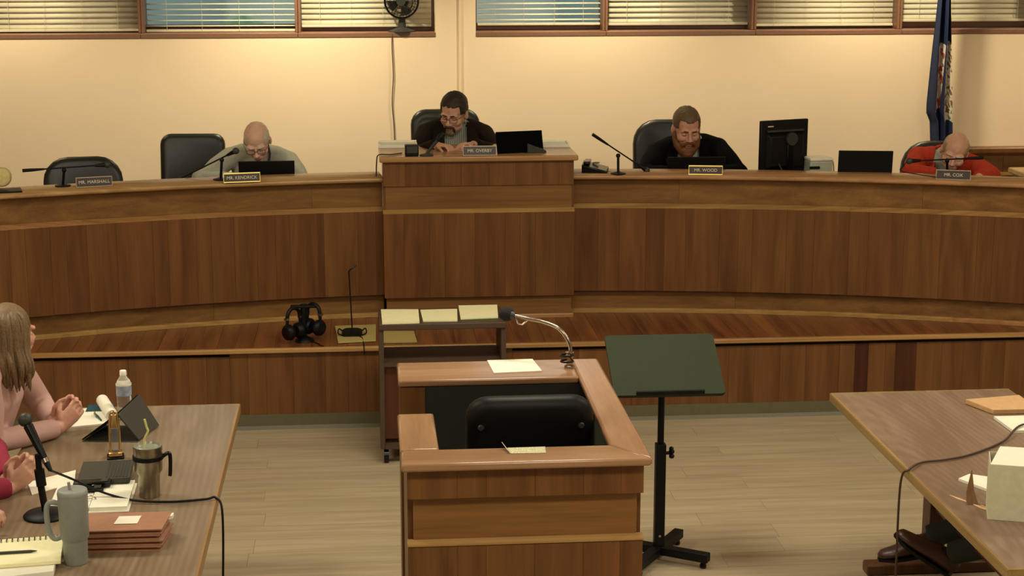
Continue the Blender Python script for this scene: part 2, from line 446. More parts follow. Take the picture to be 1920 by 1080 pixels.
loc(MB(), pod).extrude([(9.948, 1.1245), (9.9799, 1.1245), (9.9799, 1.146), (9.974, 1.146), (9.948, 1.128)], 'X', .116, 1.254).build('panel_cap', M['edge'], pod)
loc(MB(), pod).extrude([(9.97, PZ+.0005), (9.9799, PZ+.0005), (9.9799, .5), (9.975, .5), (9.97, .492)], 'X', .118, 1.252).build('base_shoe', M['edge'], pod)
loc(MB(), pod).prism([(.10, 9.935), (1.272, 9.935), (1.272, 10.51), (.10, 10.51)], 1.43, 1.463).build('podium_top', M['top'], pod, bevel=.009, seg=3)
for xs in (.12, 1.232):
    pb((xs, 9.9805, .66), (xs+.018, 10.49, 1.4295), 'side_panel', M['board'])


# ================================================================ FURNITURE
# wood wainscot on the back wall at the right, and a cabinet end beside it
wn = thing('wainscot', 'walnut wainscot panelling on the back wall behind the man in red', 'wainscot', (5.45, 12.15, PZ))
for k in range(6):
    x_ = 4.34 + k*.375
    loc(MB(), wn).box((x_+.001, 12.15, PZ), (x_+.374, 12.198, 1.13)).build('panel', M['rail'], wn)
loc(MB(), wn).extrude([(12.11, 1.15), (12.13, 1.131), (12.198, 1.131), (12.198, 1.19), (12.12, 1.19), (12.11, 1.18)], 'X', 4.33, 6.59).build('cap_rail', M['board'], wn, bevel=.003)
loc(MB(), wn).box((4.335, 12.135, .98), (6.59, 12.1495, 1.0)).build('moulding', M['edge'], wn)
cb = thing('side_cabinet', 'wooden cabinet end at the far right edge behind the dais', 'cabinet', (4.75, 10.9, PZ))
MB().box((-.37, -.2, 0), (.37, .2, .675)).build('body', M['board'], cb, bevel=.003)
MB().box((-.40, -.23, .676), (.40, .22, .712)).build('top', M['top'], cb, bevel=.008)
MB().box((-.34, -.208, .06), (-.004, -.2005, .62)).build('door', M['rail'], cb); MB().box((.004, -.208, .06), (.34, -.2005, .62)).build('door', M['rail'], cb)

# ---- witness stand
ws = thing('witness_stand', 'walnut witness stand with a U-shaped rail top in front of the dais', 'witness stand', (.545, 6.25, 0))
def wb(lo, hi, n, m, **k): return loc(MB(), ws).box(lo, hi).build(n, m, ws, **k)
xa, xb = .135, .955
x = xa
while x < xb - .01:
    w_ = random.choice((.1, .13, .17))
    if xb - x - w_ < .06: w_ = xb - x
    wb((x+.0004, 5.60, .861), (x+w_-.0004, 5.617, .969), 'fascia_board', M['board'])
    wb((x+.0004, 5.602, .02), (x+w_-.0004, 5.617, .688), 'panel_board', M['board']); x += w_
wb((xa+.018, 5.632, .703), (xb-.018, 5.6395, .8605), 'frieze_board', M['rail'])
loc(MB(), ws).extrude([(5.597, .689), (5.6395, .689), (5.6395, .7025), (5.632, .7025), (5.597, .694)], 'X', xa-.003, xb+.003).build('panel_cap', M['edge'], ws)
wb((xa+.02, 5.64, .02), (xb-.02, 5.66, .969), 'front_core', M['board'])
wb((xb-.018, 5.662, .02), (xb, 6.92, .969), 'side_panel', M['board'])
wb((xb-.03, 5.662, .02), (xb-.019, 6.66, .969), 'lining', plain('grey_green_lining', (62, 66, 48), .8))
wb((xa, 5.662, .02), (xa+.018, 6.17, .969), 'side_panel', M['board'])
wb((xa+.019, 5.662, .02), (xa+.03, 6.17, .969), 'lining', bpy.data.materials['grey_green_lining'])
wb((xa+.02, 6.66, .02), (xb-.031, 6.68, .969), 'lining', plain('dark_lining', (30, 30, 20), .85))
wb((xa, 6.9, .02), (xb-.02, 6.918, .969), 'back_panel', M['board'])
wb((xa, 6.655, .02), (xa+.1, 6.675, .969), 'end_post', M['board']); wb((xa, 6.676, .02), (xa+.018, 6.899, .969), 'end_panel', M['board'])
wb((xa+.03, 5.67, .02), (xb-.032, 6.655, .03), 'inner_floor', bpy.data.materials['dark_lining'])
M['wtop'] = wood('stand_top_wood', (136, 98, 70), (166, 126, 96), 'X', across=10, var=.03, rough=.2, spec=.55)
M['wtopy'] = wood('stand_top_wood_y', (136, 98, 70), (166, 126, 96), 'Y', across=10, var=.03, rough=.2, spec=.55)
def poly_top(pts, n, m): return loc(MB(), ws).prism(pts, .97, 1.0).build(n, m, ws, bevel=.01, seg=3)
poly_top([(.113, 5.558), (.977, 5.558), (.852, 5.727), (.113, 5.727)], 'front_rail', M['wtop'])
poly_top([(.9775, 5.559), (.9775, 6.945), (.8625, 6.945), (.8625, 6.66), (.8525, 5.728)], 'side_rail', M['wtopy'])
poly_top([(.113, 5.728), (.25, 5.728), (.25, 6.18), (.113, 6.18)], 'side_rail', M['wtopy'])
poly_top([(.128, 6.655), (.862, 6.655), (.862, 6.945), (.128, 6.945)], 'counter_top', M['wtop'])
def bolt(c, n='bolt'): pass

def cushion(mb, w, h, t, r, c=(0, 0, 0), curve=0, axis='Y', n=5):
    # rounded pad standing in XZ, thickness along Y from c.y; curve bows sides forward (-y)
    rings = []
    for s_, d in ((.86, 0), (.96, .12), (1, .35), (1, .65), (.96, .88), (.86, 1)):
        pts = rrect(w*s_ if s_ < 1 else w, h - (1-s_)*w, max(.004, min(r*s_, (h-(1-s_)*w)/2*.98)), n)
        if axis == 'Y': rings.append([(c[0]+x, c[1]+d*t - curve*(2*x/w)**2*w*.25, c[2]+z) for x, z in pts])
        else: rings.append([(c[0]+x, c[1]+z, c[2]+d*t) for x, z in pts])
    return mb.loft(rings)
def exec_chair(name, label, loc_, rz, bw, top, seat=.47, bh=.62, r=.13, arms=True, group=None, lean=8, pad=False):
    t = thing(name, label, 'chair', loc_, rz, group)
    cushion(MB(), .50, .50, .10, .09, (0, 0, seat-.10), axis='Z').build('seat', M['leather'], t, True)
    z0 = top - bh
    Mx = Matrix.Translation((0, .25, z0)) @ Matrix.Rotation(R(-lean), 4, 'X')
    cushion(MB(Mx), bw, bh, .085, r, (0, -.03, bh/2), curve=.25).build('backrest', M['leather'], t, True)
    if pad: cushion(MB(Mx), bw*.82, bh*.4, .03, r*.6, (0, -.05, bh*.72), curve=.2).build('head_pad', M['leather'], t, True)
    if z0 > seat - .05: MB().tube([(0, .16, seat-.08), (0, .28, seat-.06), (0, .30, z0+.15)], .028, 8).build('back_bracket', M['black'], t, True)
    else: MB().tube([(0, .1, seat-.12), (0, .27, seat-.10), (0, .315, seat+.05)], .028, 8).build('back_bracket', M['black'], t, True)
    if arms:
        for s_ in (-1, 1):
            a = MB(); a.tube(bez([(s_*.25, .12, seat-.06), (s_*.30, .12, seat+.02), (s_*.30, .12, seat+.19)], 10), .02, 8)
            a.loft([[(s_*.30 + x, y + .0, z) for x, y in rrect(.06, .28, .028, 4, 0, .03)] for z in (seat+.19, seat+.225)])
            a.build('armrest', M['black'], t, True)
    MB().lathe([(.028, .10), (.028, seat-.14), (.05, seat-.13), (.05, seat-.1)], 14).build('gas_lift', M['black'], t, True)
    for k in range(5):
        a = 2*math.pi*k/5 + .3
        L = MB().tube([(0.02*math.cos(a), .02*math.sin(a), .11), (.28*math.cos(a), .28*math.sin(a), .075)], [.024, .016], 8).build('leg', M['black'], t, True)
        MB().lathe([(0, 0), (.02, .004), (.027, .027), (.02, .05), (0, .054)], 10, (.28*math.cos(a), .28*math.sin(a), .002)).build('caster', M['blackg'], L, True)
    return t
exec_chair('office_chair', 'black leather office chair behind the leftmost nameplate', (-1.69, 10.4, PZ), .12, .48, .915, bh=.56, r=.15)
exec_chair('office_chair', 'tall square-backed empty black leather office chair beside the older man in pale shirt', (-1.105, 10.82, PZ), -.05, .415, 1.0, bh=.62, r=.07, arms=False)
exec_chair('office_chair', 'black office chair hidden under the older man in the pale shirt', (-.60, 10.66, PZ), 0, .42, .80, bh=.4)
MB().box((-.2, 10.3, PZ), (1.55, 11.75, PZ+.12)).build('dais_riser', bpy.data.materials['dais_carpet'])['kind'] = 'structure'
exec_chair('office_chair', 'black leather executive chair behind the raised centre podium', (.565, 10.9, PZ+.12), .05, .455, 1.015, bh=.66, r=.10, pad=True)
exec_chair('office_chair', 'black leather executive chair under the man with the red beard', (2.03, 10.88, PZ), .0, .47, 1.055, bh=.64, r=.16)
exec_chair('office_chair', 'black leather chair with curved top under the man in red', (3.77, 10.62, PZ), .0, .47, .925, bh=.55, r=.19)
exec_chair('witness_chair', 'plain black plastic-backed chair inside the witness stand', (.6, 6.37, .03), math.pi, .475, 1.075, bh=.66, r=.09, arms=False, pad=False)
wc = bpy.data.objects['witness_chair']
for ch_ in wc.children:
    if ch_.name.startswith('backrest'): ch_.data.materials[0] = M['black']
for s_ in (-1, 1):
    MB().lathe([(0, 0), (.012, 0), (.010, .006), (0, .007)], 10).build('bolt', M['darkgrey'], wc, True).matrix_local = Matrix.Translation((s_*.185, .3835, .965)) @ Matrix.Rotation(R(-98), 4, 'X')

# ---- AV cart
ct = thing('av_cart', 'dark brown wheeled cart with an open shelf standing against the bench ledge', 'cart', (.405, 8.85, 0))
M['cartm'] = plain('cart_laminate', (74, 56, 42), .5); M['cartp'] = wood('cart_panel', (66, 36, 20), (92, 54, 30), 'Z', across=12)
def cb_(lo, hi, n, m, **k): return loc(MB(), ct).box(lo, hi).build(n, m, ct, **k)
cb_((.07, 8.66, .728), (.735, 9.03, .76), 'top', M['cartm'], bevel=.004)
for (a, b_) in ((.07, .095), (.71, .735)): cb_((a, 8.67, .08), (b_, 9.02, .727), 'side_panel', M['cartm'], bevel=.003)
cb_((.096, 8.67, .53), (.709, 9.02, .55), 'shelf', M['cartm']); cb_((.096, 8.70, .13), (.709, 8.715, .529), 'door', M['cartp'])
cb_((.096, 8.67, .08), (.709, 9.02, .105), 'shelf', M['cartm'])
for a in (.1, .705):
    for b_ in (8.70, 8.99):
        loc(MB(), ct).extrude([(b_ + .036*math.cos(q*math.pi/8), .038 + .036*math.sin(q*math.pi/8)) for q in range(16)], 'X', a-.013, a+.013).build('caster', M['blackg'], ct, True)
def slab(name, label, cat, pts, th, mat, group=None, bevel=0, extra=None):
    c = sum((Vector(p) for p in pts), Vector()) / len(pts)
    pts = [Vector(p) - c for p in pts]
    o = MB().loft([pts, [p + Vector((0, 0, th)) for p in pts]]).build(name, mat, None, bevel=bevel)
    o.location = c; return tag(o, label, cat, group)
g_ = 'legal pads on the cart'
slab('legal_pad', 'pale yellow legal pad at the left end of the cart top', 'notepad', [(.086, 8.97, .7605), (.286, 8.955, .7605), (.282, 8.672, .7605), (.088, 8.665, .7605)], .012, M['ypaper'], g_)
slab('legal_pad', 'pale yellow legal pad in the middle of the cart top, lying askew', 'notepad', [(.297, 8.96, .7605), (.495, 8.965, .7605), (.482, 8.70, .7605), (.302, 8.706, .7605)], .008, M['ypaper'], g_)
pd = slab('legal_pad', 'thick pale yellow legal pad at the right end of the cart top', 'notepad', [(.506, 9.02, .7605), (.716, 9.02, .7605), (.698, 8.735, .7605), (.5, 8.715, .7605)], .014, M['ypaper'], g_)
MB().loft([[(-.106, -.159, -.0002), (.094, -.139, -.0002), (.094, -.1385, -.0002), (-.106, -.1585, -.0002)], [(-.106, -.159, .006), (.094, -.139, .006), (.094, -.1385, .006), (-.106, -.1585, .006)]]).build('binding', plain('green_binding', (80, 104, 50), .6), pd)
slab('clipboard', 'yellowish clipboard under the gooseneck microphone on the ledge', 'clipboard', [(-.178, 9.83, .4765), (.064, 9.845, .4765), (.059, 9.45, .4765), (-.154, 9.42, .4765)], .008, plain('manila', (176, 160, 96), .7), bevel=.002)
slab('folder', 'yellowish folder on the ledge behind the cart posts', 'folder', [(.083, 9.681, .4765), (.281, 9.664, .4765), (.291, 9.404, .4765), (.08, 9.41, .4765)], .006, bpy.data.materials['manila'])

# ---- music stand
M['stand'] = plain('green_grey_desk', (50, 56, 40), .75, spec=.2, vary=.04)
ms = thing('music_stand', 'black pedestal stand with a tilted green-grey desk top right of the witness stand', 'stand', (1.295, 7.1, 0))
tl = Matrix.Translation((.015, .10, .895)) @ Matrix.Rotation(R(31), 4, 'X')
tray = MB(tl).extrude(rrect(.49, .37, .02, 4), 'Z', -.008, .008)
tray.build('desk', M['stand'], ms)
MB(tl).box((-.15, -.188, .0085), (.15, -.178, .03)).build('lip', M['black'], ms, bevel=.003)
MB(tl).lathe([(0, 0), (.006, 0), (.005, .003), (0, .004)], 8, (0, -.165, .0085)).build('screw', M['chrome'], ms)
MB(tl).box((-.06, -.1, -.03), (.06, .1, -.0085)).build('bracket', M['black'], ms)
MB().tube([(0, .07, .5), (0, .07, .87)], .015, 10).build('upper_pole', M['black'], ms, True)
MB().box((-.0225, .0475, .06), (.0225, .0925, .545)).build('lower_pole', M['black'], ms, bevel=.003)
kb = MB(); kb.tube([(.022, .07, .5), (.05, .07, .5)], .008, 8)
for k in range(5): kb.ball((.05, .07 + .018*math.cos(k*1.257), .5 + .018*math.sin(k*1.257)), .011, 8, 6)
kb.build('knob', M['black'], ms, True)
MB().lathe([(0, 0), (.006, 0), (.006, .003), (0, .003)], 8).build('rivet', M['chrome'], ms).matrix_local = Matrix.Translation((0, .0475, .12)) @ Matrix.Rotation(R(90), 4, 'X')
for k, a in enumerate((-33, 57, 147, 237)):
    q = Matrix.Translation((0, .07, 0)) @ Matrix.Rotation(R(a), 4, 'Z')
    lg = MB(q).box((.02, -.022, .03), (.24, .022, .07)).build('leg', M['black'], ms, bevel=.003)
    MB(q).lathe([(.014, 0), (.016, .01), (.01, .029)], 10, (.215, 0, .0005)).build('foot', M['blackg'], lg)

# ---- tables
M['table'] = wood('table_laminate', (122, 100, 80), (147, 125, 104), 'Y', across=7, along=.8, var=.0, rough=.3, spec=.5, offset=False, figure=1.4)
M['tedge'] = wood('table_edge', (128, 100, 58), (164, 134, 84), 'Y', across=20, var=.0, rough=.35)
M['tleg'] = wood('table_leg', (70, 40, 24), (100, 62, 40), 'Z', across=20, var=0)
def trestle_table(label, x0, x1, y0, y1):
    cx = (x0+x1)/2; t = thing('conference_table', label, 'table', (cx, (y0+y1)/2, 0)); w = (x1-x0)/2; l = (y1-y0)/2
    e = .012
    MB().box((-w+e, -l+e, .712), (w-e, l-e, .75)).build('tabletop', M['table'], t)
    for s_ in (-1, 1):
        MB().extrude([(s_*(w-e), .712), (s_*w, .714), (s_*w, .744), (s_*(w-.003), .7495), (s_*(w-e), .7502)] if 0 else [(.712, s_*(w-e)), (.714, s_*w), (.744, s_*w), (.7495, s_*(w-.003)), (.7502, s_*(w-e))], 'Y', -l, l).build('edge_band', M['tedge'], t)
        MB().box((-w+e, min(s_*(l-e), s_*l), .712), (w-e, max(s_*(l-e), s_*l), .75)).build('edge_band', M['tedge'], t)
        yy = s_*(l-.27)
        MB().box((-.30, yy-.04, 0.0), (.30, yy+.04, .05)).build('foot', M['tleg'], t, bevel=.008)
        MB().box((-.035, yy-.05, .0505), (.035, yy+.05, .6795)).build('post', M['tleg'], t, bevel=.004)
        MB().box((-.28, yy-.03, .68), (.28, yy+.03, .7115)).build('bearer', M['tleg'], t)
    MB().box((-.015, -l+.33, .3), (.015, l-.33, .4)).build('stretcher', M['tleg'], t)
    return t
trestle_table('long wood-grain table at the lower left with women seated along it', -1.38, -.548, 4.95, 7.255)
trestle_table('wood-grain table at the lower right with a torn sliver of veneer', 2.06, 2.885, 5.06, 7.2)


# ================================================================ THINGS ON THE DAIS
def lettering(txt, size, parent, mat, M4, depth=.0006):
    c = bpy.data.curves.new('t', 'FONT'); c.body = txt; c.size = size; c.align_x = 'CENTER'; c.align_y = 'CENTER'; c.extrude = depth
    o = bpy.data.objects.new('t', c); COL.objects.link(o); bpy.context.view_layer.update()
    dg = bpy.context.evaluated_depsgraph_get()
    me = bpy.data.meshes.new_from_object(o.evaluated_get(dg)); bpy.data.objects.remove(o)
    me.materials.clear(); me.materials.append(mat)
    l = bpy.data.objects.new('lettering', me); COL.objects.link(l); l.parent = parent; l.matrix_local = M4
    return l
M['plate'] = plain('plate_brown', (52, 34, 24), .35); M['letter'] = plain('letter_white', (216, 206, 184), .6)
M['gold'] = plain('gold_frame', (238, 214, 120), .3, .6); M['silver'] = plain('plate_frame', (170, 160, 134), .4, .3)
def tang(x): return -math.asin((x-CX)/RA)
def nameplate(txt, look, p, rz, frame, w=.2, h=.053, gold=False):
    t = thing('nameplate', 'desk nameplate ' + look, 'nameplate', p, rz, 'nameplates on the dais')
    Q = Matrix.Rotation(R(-12), 4, 'X')
    MB(Q).box((-w/2, -.004, .004), (w/2, .002, h)).build('plate', M['plate'], t)
    f = MB(Q); e = .006 if gold else .0035
    f.box((-w/2-e, -.007, 0), (w/2+e, .004, e)); f.box((-w/2-e, -.007, h-e+.003), (w/2+e, .004, h+.004))
    ee = .0025
    f.box((-w/2-e, -.006, e), (-w/2-e+ee, .003, h-e+.003)); f.box((w/2+e-ee, -.006, e), (w/2+e, .003, h-e+.003))
    f.build('frame', frame, t)
    MB().box((-w/2, .002, 0), (w/2, .045, .004)).build('foot', M['black'], t)
    lettering(txt, .026, t, M['letter'], Q @ Matrix.Translation((0, -.0046, h*.52)) @ Matrix.Rotation(R(90), 4, 'X'))
def ztop(p, z): return (p[0], p[1], z)
nameplate('MR. MARSHALL', 'in a thin silver frame before the empty left chair', ztop((-1.526, 9.828, 1.329), 1.3285), tang(-1.5), M['silver'], w=.196)
nameplate('MR. KENDRICK', 'with gold bars before the older man in the pale shirt', ztop((-0.697, 9.92, 1.329), 1.3285), tang(-.7), M['gold'], gold=True)
nameplate('MR. OVERBY', 'with white letters on the raised centre podium', (.69, 9.965, 1.4635), 0, M['silver'], w=.19)
nameplate('MR. WOOD', 'with gold bars before the man with the red beard', ztop((2.044, 9.98, 1.329), 1.3285), tang(2.1), M['gold'], w=.19, gold=True)
nameplate('MR. COX', 'with a thin pale frame before the man in red', ztop((3.452, 9.659, 1.329), 1.3285), tang(3.6), M['silver'], w=.19)

def boom_mic(label, post0, post1, tail, head, thick_tail=True, mesh=True, r=.0045, headr=.02, head_back=.06):
    o = Vector(post0); t = thing('microphone', label, 'microphone', o, 0, 'boom microphones on the dais')
    L = lambda p: Vector(p) - o
    MB().lathe([(0, 0), (.045, 0), (.045, .006), (.012, .014), (0, .014)], 18).build('base', M['black'], t, True)
    MB().tube([(0, 0, .01), L(post1)], .008, 8).build('post', M['black'], t, True)
    MB().ball(L(post1), .014, 10, 8).build('clamp', M['black'], t, True)
    a, b = L(tail), L(head); d = (b-a).normalized()
    MB().tube([a, b], r, 8).build('boom', M['black'], t, True)
    if thick_tail: MB().tube([a, a + d*.05, a + d*.12], [.010, .0095, .006], 8).build('counterweight', M['black'], t, True)
    MB().tube([b - d*head_back, b - d*.012, b], [.008, .013, .015], 10).build('clip', M['black'], t, True)
    MB().ball(b + d*.01, headr, 12, 8).build('mic_head', M['darkgrey'], t, True)
    return t
boom_mic('horizontal boom microphone before the empty left chair', ztop((-1.709, 9.865, 1.329), 1.3285), (-1.695, 9.85, 1.423), (-1.924, 9.83, 1.426), (-1.465, 9.88, 1.447))
boom_mic('slanting boom microphone beside the older man in pale shirt', ztop((-0.828, 10.037, 1.329), 1.3285), (-0.817, 10.02, 1.448), (-1.074, 10.2, 1.318), (-0.738, 9.98, 1.502), thick_tail=False)
boom_mic('steeply raised boom microphone between the podium and the red-bearded man', ztop((1.53, 10.07, 1.329), 1.3285), (1.536, 10.12, 1.432), (1.374, 10.08, 1.567), (1.71, 10.16, 1.34))
cm = boom_mic('level boom microphone crossing in front of the man in red', ztop((3.446, 9.746, 1.329), 1.3285), (3.431, 9.72, 1.434), (3.655, 9.74, 1.445), (3.206, 9.7, 1.437))
lo_ = cm.location
MB().tube(bez([Vector(p) - lo_ for p in ((3.181, 9.7, 1.434), (3.16, 9.69, 1.407), (3.158, 9.69, 1.376), (3.42, 9.70, 1.331), (3.37, 9.78, 1.331))], 20), .003, 6).build('cable', M['black'], cm, True)
gm = thing('microphone', 'short slanted microphone on the centre podium', 'microphone', ztop((0.378, 9.984, 1.464), 1.4635), 0, 'boom microphones on the dais')
MB().lathe([(0, 0), (.04, 0), (.04, .008), (.01, .016), (0, .016)], 18).build('base', M['darkgrey'], gm, True)
g0 = Vector(gm.location)
P_ = [Vector(p) - g0 for p in ((0.38, 10.03, 1.47), (0.406, 10.03, 1.501), (0.444, 10.02, 1.547), (0.463, 10.02, 1.568))]
MB().tube(bez(P_, 12), .009, 8).build('gooseneck', M['darkgrey'], gm, True)
MB().tube([P_[2], P_[3], P_[3]*2-P_[2]], [.012, .02, .014], 12).build('mic_head', M['black'], gm, True)

M['screen'] = plain('screen_off', (6, 6, 8), .15, vary=.02)
def laptop(label, hinge, rz, w, h, tilt, d=.23):
    t = thing('laptop', label, 'laptop', hinge, rz, 'laptops on the dais')
    # hinge at the audience side; the keyboard deck runs back toward the user (+y)
    MB().box((-w/2, 0, 0), (w/2, d, .018)).build('base', M['black'], t, bevel=.004)
    MB().box((-w/2+.03, .05, .0182), (w/2-.03, .14, .0195)).build('keyboard', M['darkgrey'], t)
    Q = Matrix.Translation((0, .004, .018)) @ Matrix.Rotation(R(tilt), 4, 'X')
    l = MB(Q).box((-w/2, -.008, 0), (w/2, .0, h)).build('lid', M['black'], t, bevel=.003)
    MB(Q).box((-w/2+.01, .0002, .012), (w/2-.01, .001, h-.01)).build('screen', M['screen'], l)
    return t
laptop('open black laptop in front of the older man in the pale shirt', (-.575, 10.32, 1.2205), .02, .335, .165, 8)
laptop('open black laptop in front of the red-bearded man', (2.06, 10.36, 1.2205), -.05, .355, .155, 10)
laptop('open black laptop alone between the monitor and the man in red', (3.03, 10.03, 1.2205), -.16, .325, .225, 8)
# slim display on the podium
dp = thing('slim_display', 'slim black display leaning back on the podium top right of its nameplate', 'monitor', (.945, 10.06, 1.4635), .24)
Q = Matrix.Rotation(R(-16), 4, 'X')
MB(Q).box((-.148, 0, .002), (.142, .012, .132)).build('panel', plain('matt_black', (5, 5, 5), .8, spec=.05), dp, bevel=.003)
MB().loft([[(.03, -.03, 0), (.03, -.03, .055), (.145, -.03, .012), (.15, -.03, 0)], [(.03, -.015, 0), (.03, -.015, .06), (.145, -.015, .016), (.15, -.015, 0)]]).build('easel_foot', M['darkgrey'], dp, bevel=.002)
# monitor
mo = thing('desktop_monitor', 'black desktop monitor seen from behind on the right wing of the dais', 'monitor', (2.63, 10.38, 1.2205), .35)
MB().lathe([(0, 0), (.11, 0), (.11, .008), (.03, .014), (0, .014)], 24).build('base', M['black'], mo, True)
MB().box((.0, -.02, .012), (.05, .012, .28)).build('stand_arm', M['blackg'], mo, bevel=.006)
MB().box((-.175, .02, .045), (.175, .045, .385)).build('casing', M['black'], mo, bevel=.006)
MB().loft([[(-.14, .02, .08), (.14, .02, .08), (.14, .02, .31), (-.14, .02, .31)], [(-.12, -.012, .10), (.12, -.012, .10), (.12, -.012, .285), (-.12, -.012, .285)]]).build('rear_housing', M['black'], mo, bevel=.004)
MB().box((-.135, .004, .312), (.135, .0198, .326)).build('vent_ridge', M['darkgrey'], mo, bevel=.003)
MB().lathe([(.028, 0), (.04, 0), (.04, .02), (.028, .02)], 18).build('hinge', M['darkgrey'], mo, True).matrix_local = Matrix.Translation((.025, -.012, .27)) @ Matrix.Rotation(R(90), 4, 'X')
MB().box((-.168, .0453, .055), (.168, .046, .375)).build('screen', M['screen'], mo)
MB().box((-.125, .0185, .345), (-.085, .0199, .352)).build('badge', M['letter'], mo)
MB().tube(bez([(-.06, -.01, .12), (-.03, -.03, .06), (.01, -.04, .02), (-.06, -.06, .01)], 16), .004, 6).build('cable', M['darkgrey'], mo, True)
pb_ = thing('desk_printer', 'small white device with a cable partly hidden behind the desktop monitor', 'printer', (2.86, 10.42, 1.2205), .1)
M['offw'] = plain('grey_white_plastic', (180, 186, 164), .5)
MB().box((-.09, -.07, 0), (.06, .07, .13)).build('body', M['offw'], pb_, bevel=.008); MB().box((-.092, -.072, .1305), (.062, .072, .15)).build('lid', M['white'], pb_, bevel=.006)
MB().box((-.095, -.08, .085), (-.03, -.0705, .1)).build('slot', M['black'], pb_)
MB().tube(bez([(.062, 0, .12), (.085, 0, .115), (.09, -.01, .06), (.092, -.02, .004)], 14), .003, 6).build('cable', M['cord'], pb_, True)
# phone
ph = thing('desk_phone', 'black desk telephone on the counter just right of the podium', 'telephone', (1.40, 10.19, 1.3285), -.2)
MB().loft([[(-.07, -.08, 0), (.085, -.08, 0), (.085, -.08, .012), (-.07, -.08, .05)], [(-.07, .08, 0), (.085, .08, 0), (.085, .08, .02), (-.07, .08, .06)]]).build('body', M['blackg'], ph, bevel=.006)
MB().box((-.06, -.075, .051), (-.02, .075, .068)).build('handset', M['blackg'], ph, bevel=.008)
MB().box((-.01, .02, .046), (.03, .06, .05)).build('display', M['darkgrey'], ph)
# podium trays, black box, lead
for nm, lb, x0, x1, yy in (('paper_tray', 'white plastic tray at the back left of the podium top', .10, .335, 10.36), ('paper_tray', 'white plastic tray at the back right of the podium top', 1.035, 1.262, 10.30)):
    t = thing(nm, lb, 'tray', ((x0+x1)/2, yy+.07, 1.4635), 0, 'white trays on the podium'); w = (x1-x0)/2
    MB().box((-w, -.07, 0), (w, .07, .006)).build('base', M['white'], t)
    r_ = MB(); r_.box((-w, -.07, .006), (w, -.062, .018)); r_.box((-w, .062, .006), (w, .07, .03)); r_.box((-w, -.062, .006), (-w+.01, .062, .024)); r_.box((w-.01, -.062, .006), (w, .062, .024))
    r_.build('rim', M['white'], t); MB().box((-w+.012, -.06, .0062), (w-.012, .06, .018)).build('papers', M['paper'], t)
bx_ = thing('speaker_box', 'small black box beside the podium microphone', 'speaker', ztop((0.291, 9.992, 1.464), 1.4635), .06)
MB().box((-.039, -.03, 0), (.039, .035, .065)).build('case', M['black'], bx_, bevel=.005); MB().box((-.032, -.0325, .02), (.032, -.0302, .06)).build('grille', M['darkgrey'], bx_)
b0 = Vector(bx_.location)
MB().tube(bez([Vector(p) - b0 for p in ((.24, 10.08, 1.468), (.17, 10.03, 1.468), (.10, 10.04, 1.466), (.088, 10.05, 1.42), (.085, 10.06, 1.335))], 24), .004, 6).build('cable', M['cord'], bx_, True)
# end of left wing: pale cloth on a dark tablet
tb = thing('tablet', 'dark thin tablet at the far left end of the dais counter', 'tablet', (-2.02, 9.69, 1.3285), .25)
MB().box((-.11, -.07, 0), (.11, .07, .009)).build('body', M['black'], tb, bevel=.003)
cl = MB()
rr = random.Random(3)
cushion(cl, .16, .11, .07, .05, (0, -.03, .06)); 
co = cl.build('cloth_bundle', plain('pale_yellow_cloth', (206, 192, 132), .85, vary=.1, bump=.4), None, True, sub=1)
co.location = (-2.046, 9.72, 1.346); tag(co, 'pale yellow cloth bundle standing at the left edge of the counter', 'cloth')
# ---- fan on the sill
fan = thing('desk_fan', 'black round desk fan standing on the window sill', 'fan', (.300, WY+.075, ZS+.0345), -.1)
MB().lathe([(0, 0), (.098, 0), (.098, .006), (.06, .018), (.03, .03), (.024, .085), (.03, .1), (0, .1)], 28).build('base', M['darkgrey'], fan, True)
fc = Vector((0, -.02, .215)); cg = MB()
def circ(mb, c, rad, y, r, n=40): mb.tube([(c[0]+rad*math.cos(2*math.pi*k/n), c[1]+y, c[2]+rad*math.sin(2*math.pi*k/n)) for k in range(n+1)], r, 6, cap=False)
for rad, y, r in ((.118, -.02, .006), (.118, .02, .006), (.08, -.045, .0018), (.05, -.05, .0018), (.1, -.036, .0018), (.08, .05, .0018)): circ(cg, fc, rad, y, r)
for k in range(30):
    a = 2*math.pi*k/30
    cg.tube([fc + Vector((q*math.cos(a), y, q*math.sin(a))) for q, y in ((.03, -.052), (.08, -.045), (.118, -.02), (.118, .02), (.08, .05), (.03, .055))], .0012, 4)
cg.build('cage', M['black'], fan, True)
MB().tube([fc + Vector((0, -.056, 0)), fc + Vector((0, -.05, 0))], .032, 18).build('badge', M['darkgrey'], fan, True)
MB().tube([fc + Vector((0, .0, 0)), fc + Vector((0, .085, 0))], [.03, .045], 16).build('motor', M['black'], fan, True)
for k in range(4):
    a = k*math.pi/2 + .4; bl = MB(); rows = []
    for q in (.025, .06, .1):
        rows.append([fc + Vector((q*math.cos(a+s_), (s_)*.03*(1 if q else 1), q*math.sin(a+s_))) for s_ in (-.45, -.15, .15, .45)] + [fc + Vector((q*math.cos(a+s_), s_*.03+.002, q*math.sin(a+s_))) for s_ in (.45, .15, -.15, -.45)])
    bl.loft(rows); bl.build('blade', M['darkgrey'], fan, True)
MB().tube(bez([(-.05, -.07, .004), (-.062, -.083, -.01), (-.066, -.092, -.10), (-.060, -.092, -.3), (-.07, -.092, -.5), (-.058, -.09, -.75), (-.06, -.09, -1.40)], 60), .0035, 6).build('power_cord', M['cord'], fan, True)
